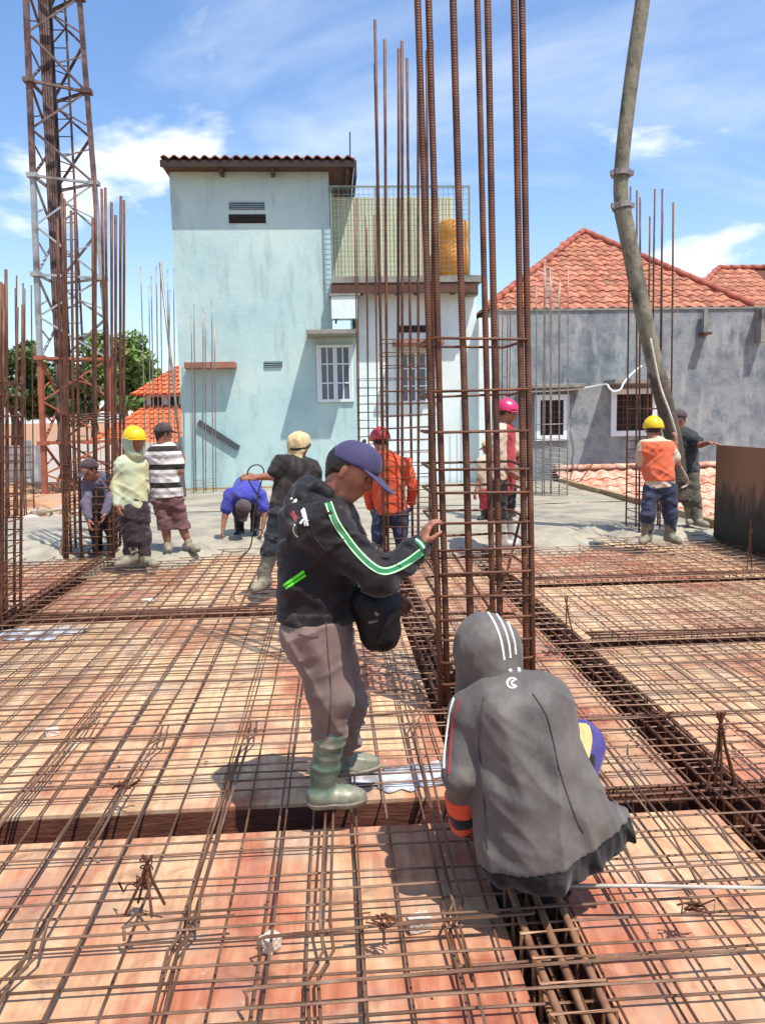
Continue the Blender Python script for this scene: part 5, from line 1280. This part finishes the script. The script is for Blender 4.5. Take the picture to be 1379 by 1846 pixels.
H = [C(F2.j(880, 1305, .10), F2.j(906, 1540, .01), .088, .100, k=.08), C(F2.j(920, 1290, .06), F2.j(965, 1545, -.06), .125, .135, k=.08), C(F2.j(962, 1285, .08), F2.j(1040, 1480, .0), .092, .115, k=.08), C(F2.j(1035, 1450, .0), F2.j(1078, 1500, .02), .08, .088, k=.07), C(F2.j(1000, 1500, -.02), F2.j(1040, 1540, -.02), .1, .1, k=.06),
     C(F2.j(845, 1290, .13), F2.j(975, 1266, .1), .082, .080, k=.08), C(F2.j(890, 1262, .15), F2.j(905, 1245, .15), .09, .085, k=.05), C(P['sl'], P['el'], .074, .068, k=.018), C(P['el'], P['el']*.66+P['wl']*.34, .068, .064, k=.02), C(P['sr'], P['er'], .078, .07, k=.06), C(P['er'], P['wr'], .068, .05, k=.03)]
NHa, NHb, NHc = drape(.018, (.96, .05, .10), 6.0, .8, 4, 1.6), drape(.011, (.9, .05, .38), 9, 1.2, 9, 1.8), drape(.004, (.6, .1, .75), 14, 2.5, 2)
NH = lambda x, y, z: NHa(x, y, z)*(.2+.8*sstep(.85, .45, z))+NHb(x, y, z)*sstep(.9, .4, z)+NHc(x, y, z)
hn = unit(W3(.27, 0, -.96)); hpnt = F2.j(960, 1522, 0)
hood_o = sdf_mesh('hooded_jacket', H, .0075, K['grey_hoodie'], F2.root, noise=NH, cuts=[(hpnt, hn)])
sdf_mesh('hem_rib', [dict(p) for p in H[:5]], .0075, K['black_rib'], hood_o, noise=lambda x, y, z: NH(x, y, z)+.002+.0013*np.sin(x*190), cuts=[(hpnt+hn*.088, hn), (hpnt-hn*.003, -hn)])
HD = [C(F2.j(874, 1160, .24), F2.j(880, 1164, .20), .111, .109, k=.05), C(F2.j(866, 1190, .26), F2.j(856, 1240, .24), .092, .07, k=.06), C(F2.j(886, 1200, .20), F2.j(905, 1243, .14), .096, .085, k=.06), C(P['head']+r2_['fd']*.13, P['head']+r2_['fd']*.14-r2_['up']*.05, .085, k=.03, sub=True)]
NHD = folds(.006, 13, 13, 10, 3)
hd = sdf_mesh('hood', HD, .0075, K['grey_hoodie'], hood_o, noise=NHD)
for pp in ([(850, 1097), (870, 1096), (887, 1115), (902, 1150), (909, 1190)], [(865, 1091), (887, 1097), (907, 1127), (917, 1160), (920, 1186)], [(882, 1088), (901, 1097), (917, 1125), (927, 1155), (930, 1180)]):
    ribbon(F2, 'hood_stripe', HD, NHD, pp, .0075, K['white_cloth'], hd, 40)
for px in (903, 919, 935): ribbon(F2, 'neck_stripe', H, NH, [(px-2, 1199), (px, 1204), (px+1, 1210)], .011, K['white_cloth'], hood_o, 6)
ribbon(F2, 'sleeve_stripe', H, NH, [(817, 1258), (806, 1300), (800, 1345), (799, 1385)], .007, K['white_cloth'], hood_o, 40)
ribbon(F2, 'sleeve_stripe', H, NH, [(827, 1262), (815, 1310), (810, 1360), (808, 1395)], .006, K['red_cloth'], hood_o, 40)
for pp in ([(872, 1256), (866, 1300), (862, 1345), (868, 1400), (874, 1470), (878, 1530)], [(960, 1250), (985, 1290), (998, 1340), (1012, 1400), (1036, 1470), (1052, 1500)]):
    ribbon(F2, 'seam', H, NH, pp, .0035, K['hoodie_seam'], hood_o, 60)
ribbon(F2, 'emblem', H, NH, [(923+9*math.cos(a), 1231+9*math.sin(a)) for a in np.arange(.6, 5.9, .5)], .007, K['white_cloth'], hood_o, 60)
ribbon(F2, 'emblem', H, NH, [(926+4*math.cos(a), 1231+4.5*math.sin(a)) for a in np.arange(.8, 5.6, .6)], .006, K['white_cloth'], hood_o, 40)
a_, b2_ = P['el'], P['wl']; ax_ = unit(b2_-a_); L_ = np.linalg.norm(b2_-a_)
for t0, t1, mt, e in ((.33, .62, 'orange_cloth', .003), (.62, .86, 'black_rib', .0), (.86, .98, 'orange_cloth', .002)):
    sdf_mesh('cuff_band', [C(a_+ax_*L_*.2, b2_, .053+e, .047+e)], .006, K[mt], hood_o, cuts=[(a_+ax_*L_*t1, ax_), (a_+ax_*L_*t0, -ax_)], noise=folds(.004, 16, 16, 16, 3))
TR2 = r2_['trousers']
knee = [C(P['kr']*.75+P['hr']*.25, P['kr'], .088, .086, k=.03), C(P['kr'], P['kr']*.75+P['ar']*.25, .086, .08, k=.03)]
kn = sdf_mesh('knee_panel', knee, .008, K['purple_trousers'], F2.root, noise=folds(.004, 14, 14, 14, 2))
for d in (0, 7): ribbon(F2, 'knee_stripe', knee, None, [(1050+d*.6, 1304+d*.5), (1053+d, 1330), (1048+d, 1362), (1041+d, 1395)], .034, K['cream_cloth'], kn, 24)

# 3. yellow helmet worker in the pale hooded jacket
G_ = 'workers around the fresh concrete'
F3 = Fig('worker with yellow helmet over a pale mint hood, standing at the left', (246, 1022), .08, group=G_)
J3 = dict(head=(243, 796, 0), neck=(236, 826, .02), sl=(218, 842, -.06), sr=(256, 842, .1), el=(209, 880, -.08), wl=(213, 908, -.14), er=(262, 876, .14), wr=(260, 904, .14), pel=(241, 915, .02), hl=(234, 925, -.05), hr=(252, 925, .06), kl=(237, 970, -.06), kr=(259, 970, .04), al=(236, 1004, -.05), ar=(262, 1004, .02), tl=(222, 1014, -.14), tr=(277, 1017, -.08))
r3_ = build_person(F3, J3, (.8, -.45, -.15), h=.013, top=(K['mint_hoodie'], 'long', .02, 1.0), bottom=(K['dark_trousers'], 'long', 1.1), feet=('boot', M['boot_muddy']), hat=[('hood', K['mint_hoodie']), ('helmet', M['yellow_shell'])], hair=False, foldamp=.007)
F4 = Fig('worker in striped polo shirt, dark cap and maroon shorts seen from behind', (322, 996), .10, group=G_)
J4 = dict(head=(295, 783, 0), neck=(294, 808, 0), sl=(274, 822, .0), sr=(316, 820, .0), el=(266, 852, .1), wl=(280, 872, .25), er=(326, 850, -.02), wr=(331, 832, .16), pel=(302, 893, .0), hl=(291, 903, 0), hr=(316, 903, 0), kl=(299, 950, -.02), kr=(328, 948, .02), al=(303, 982, .0), ar=(340, 978, .02), tl=(304, 990, -.14), tr=(352, 989, -.06))
build_person(F4, J4, (.75, .62, -.05), h=.013, top=(K['polo'], 'short', .02, 1.15), bottom=(K['maroon_shorts'], 'knee', 1.12), feet=('shoe', M['boot_muddy']), hat=[('cap', K['brown_cap'])], foldamp=.008)
F5 = Fig('worker in violet shirt bending behind the dense left rebar column', (170, 992), .10, group=G_)
J5 = dict(head=(162, 848, -.25), neck=(173, 862, -.12), sl=(158, 874, -.16), sr=(194, 870, -.02), el=(156, 906, -.25), wl=(160, 936, -.3), er=(200, 898, -.15), wr=(190, 926, -.25), pel=(190, 908, .18), hl=(180, 918, .16), hr=(202, 918, .18), kl=(174, 954, .05), kr=(202, 954, .08), al=(176, 984, .1), ar=(204, 984, .12), tl=(170, 993, .0), tr=(202, 993, .0))
build_person(F5, J5, (-.4, -.7, -.5), h=.014, top=(K['violet_shirt'], 'long', .03, 1.1), bottom=(K['dark_trousers'], 'long', 1.05), feet=('boot', M['boot_black']), hat=[('cap', K['brown_cap'])])
F6 = Fig('worker in blue shirt bent double smoothing the wet concrete', (445, 966), .10, group=G_)
J6 = dict(head=(440, 917, -.52), neck=(443, 896, -.36), sl=(415, 893, -.3), sr=(470, 893, -.3), el=(406, 930, -.36), wl=(402, 955, -.4), er=(478, 926, -.36), wr=(474, 950, -.4), pel=(446, 876, .15), hl=(432, 886, .15), hr=(460, 886, .15), kl=(430, 926, .06), kr=(462, 926, .06), al=(432, 956, .14), ar=(460, 956, .14), tl=(428, 964, .0), tr=(462, 964, .0))
build_person(F6, J6, (0, -.45, -.9), (0, -.9, .45), h=.014, top=(K['blue_shirt'], 'short', .03, 1.2), bottom=(K['dark_trousers'], 'long', 1.0), feet=('boot', M['boot_black']), hat=[('cap', K['brown_cap'])])
F7 = Fig('worker in black T-shirt and shorts with tan cloth round his head, back to camera', (468, 1066), .10, group=G_)
J7 = dict(head=(540, 806, .05), neck=(536, 835, 0), sl=(505, 836, -.04), sr=(562, 844, .04), el=(492, 858, -.08), wl=(460, 861, -.10), er=(570, 882, .08), wr=(560, 908, .22), pel=(520, 914, 0), hl=(505, 926, -.03), hr=(540, 926, .04), kl=(490, 988, -.06), kr=(545, 985, .2), al=(476, 1038, -.04), ar=(548, 1030, .34), tl=(466, 1058, -.14), tr=(552, 1036, .45))
build_person(F7, J7, (.25, .95, -.15), h=.011, top=(K['black_shirt'], 'short', .01, 1.1), bottom=(K['dark_shorts'], 'knee', 1.12), feet=('boot', M['boot_muddy']), hands={'l': ((-.9, 0, .1), (0, .6, -.6), (0, 0, 1), .8)}, hat=[('cloth', K['tan_cloth'])])
tag(MB().tube(smooth_path([Vector(F7.j(*q))+F7.base for q in ((470, 900, .1), (452, 872, -.05), (446, 856, -.1), (452, 842, -.1), (466, 838, -.08), (476, 850, -.08), (468, 880, -.1), (458, 930, -.15), (452, 985, -.2), (430, 1008, .1))]), .0065, 7).build('vibrator_hose', M['boot_black'], smooth=True), 'thin dark hose looping from the black T-shirt worker\'s hand', 'hose')
F8 = Fig('worker in orange vest and red helmet behind the second rebar column', (702, 1004), .10, group=G_)
J8 = dict(head=(685, 797, .05), neck=(694, 824, 0), sl=(672, 838, -.02), sr=(732, 838, .02), el=(662, 880, .02), wl=(668, 915, .12), er=(744, 875, .02), wr=(742, 905, .15), pel=(704, 918, 0), hl=(688, 928, 0), hr=(720, 928, 0), kl=(682, 965, -.02), kr=(722, 965, 0), al=(680, 990, .02), ar=(724, 990, .02), tl=(676, 998, -.12), tr=(728, 998, -.12))
build_person(F8, J8, (-.3, .9, -.3), h=.013, top=(K['vest_orange'], 'long', .04, 1.15), bottom=(K['jeans'], 'long', 1.08), feet=('boot', M['boot_muddy']), hat=[('helmet', M['red_shell'])])
F9 = Fig('worker with pink helmet, cream shirt and red vest behind the tall rebar column', (906, 990), .10, group=G_)
J9 = dict(head=(914, 745, 0), neck=(906, 772, 0), sl=(897, 788, -.1), sr=(922, 786, .12), el=(893, 828, -.1), wl=(918, 850, -.14), er=(936, 826, .12), wr=(940, 850, .0), pel=(905, 868, 0), hl=(898, 878, -.06), hr=(914, 878, .06), kl=(900, 926, -.06), kr=(914, 926, .1), al=(906, 970, -.05), ar=(918, 968, .12), tl=(922, 982, -.06), tr=(934, 978, .1))
r9 = build_person(F9, J9, (.92, -.1, -.3), h=.013, top=(K['cream_shirt'], 'short', .02, 1.1), bottom=(K['black_shirt'], 'knee', 1.15), feet=('boot', M['boot_white']), hat=[('helmet', M['pink_shell'])])
vp = [dict(p, ra=p['ra']+.012, rb=p['rb']+.012) for p in r9['top'][:2]]
sdf_mesh('vest', vp, .012, K['red_cloth'], F9.root, cuts=[(r9['P']['neck']+RX*.03, -RX)], noise=r9['topnoise'])
F10 = Fig('far worker with yellow cap and red trousers seen through the tall rebar column', (874, 938), .10, group=G_)
J10 = dict(head=(880, 808, 0), neck=(878, 826, 0), sl=(868, 834, -.06), sr=(888, 834, .06), el=(864, 862, -.05), wl=(858, 884, -.12), er=(892, 862, .06), wr=(890, 884, -.05), pel=(880, 882, 0), hl=(875, 888, -.05), hr=(886, 888, .05), kl=(874, 912, -.05), kr=(886, 912, .04), al=(874, 930, 0), ar=(888, 930, .05), tl=(868, 936, -.08), tr=(884, 936, -.06))
build_person(F10, J10, (-.7, .5, -.3), h=.016, s=.93, top=(K['cream_shirt'], 'short', .02, 1.05), bottom=(K['red_cloth'], 'long', 1.05), feet=('boot', M['boot_black']), hat=[('cap', K['cream_cloth'])])
F11 = Fig('worker in salmon orange vest and yellow helmet guiding the concrete hose', (1186, 984), .10, group=G_)
J11 = dict(head=(1177, 776, .05), neck=(1182, 798, 0), sl=(1160, 806, 0), sr=(1206, 806, .0), el=(1154, 842, .08), wl=(1176, 838, .28), er=(1220, 838, .02), wr=(1217, 800, -.02), pel=(1188, 872, 0), hl=(1175, 882, 0), hr=(1203, 882, 0), kl=(1167, 928, -.04), kr=(1208, 928, .0), al=(1165, 962, .02), ar=(1208, 960, .04), tl=(1158, 976, -.1), tr=(1220, 975, -.1))
r11 = build_person(F11, J11, (.45, .85, -.25), h=.012, top=(K['cream_shirt'], 'short', .04, 1.08), bottom=(K['jeans'], 'long', 1.08), feet=('boot', M['boot_muddy']), hands={'r': ((.1, .1, 1), (-.6, .5, 0), (0, 1, 0), .9)}, hat=[('helmet', M['yellow_shell'])], foldamp=.008)
vp = [dict(p, ra=p['ra']+.014, rb=p['rb']+.014) for p in r11['top'][:3]]
sdf_mesh('vest', vp, .011, K['vest_salmon'], F11.root, noise=r11['topnoise'], cuts=[(F11.j(1188, 866, 0), (0, 0, -1)), (r11['P']['sl']-RX*.05, -RX), (r11['P']['sr']+RX*.05, RX), (r11['P']['neck']+UZ*.02, UZ)])
F12 = Fig('worker in dark shirt and dark cap resting a hand on the formwork panel', (1256, 952), .10, group=G_)
J12 = dict(head=(1223, 757, 0), neck=(1229, 778, .02), sl=(1216, 788, .02), sr=(1247, 788, -.02), el=(1210, 818, -.02), wl=(1222, 835, -.16), er=(1262, 802, -.24), wr=(1278, 798, -.42), pel=(1237, 848, .02), hl=(1231, 858, .03), hr=(1247, 858, 0), kl=(1239, 902, .0), kr=(1253, 902, -.04), al=(1244, 932, .1), ar=(1257, 934, .0), tl=(1242, 941, -.02), tr=(1268, 945, -.12))
build_person(F12, J12, (-.55, -.75, -.2), h=.012, top=(K['dark_shirt'], 'short', .02, 1.08), bottom=(K['olive_trousers'], 'long', 1.02), feet=('boot', M['boot_muddy']), hands={'r': ((.7, -.6, -.1), (0, 0, -1), (-.6, -.6, 0), .25)}, hat=[('cap', K['brown_cap'])])
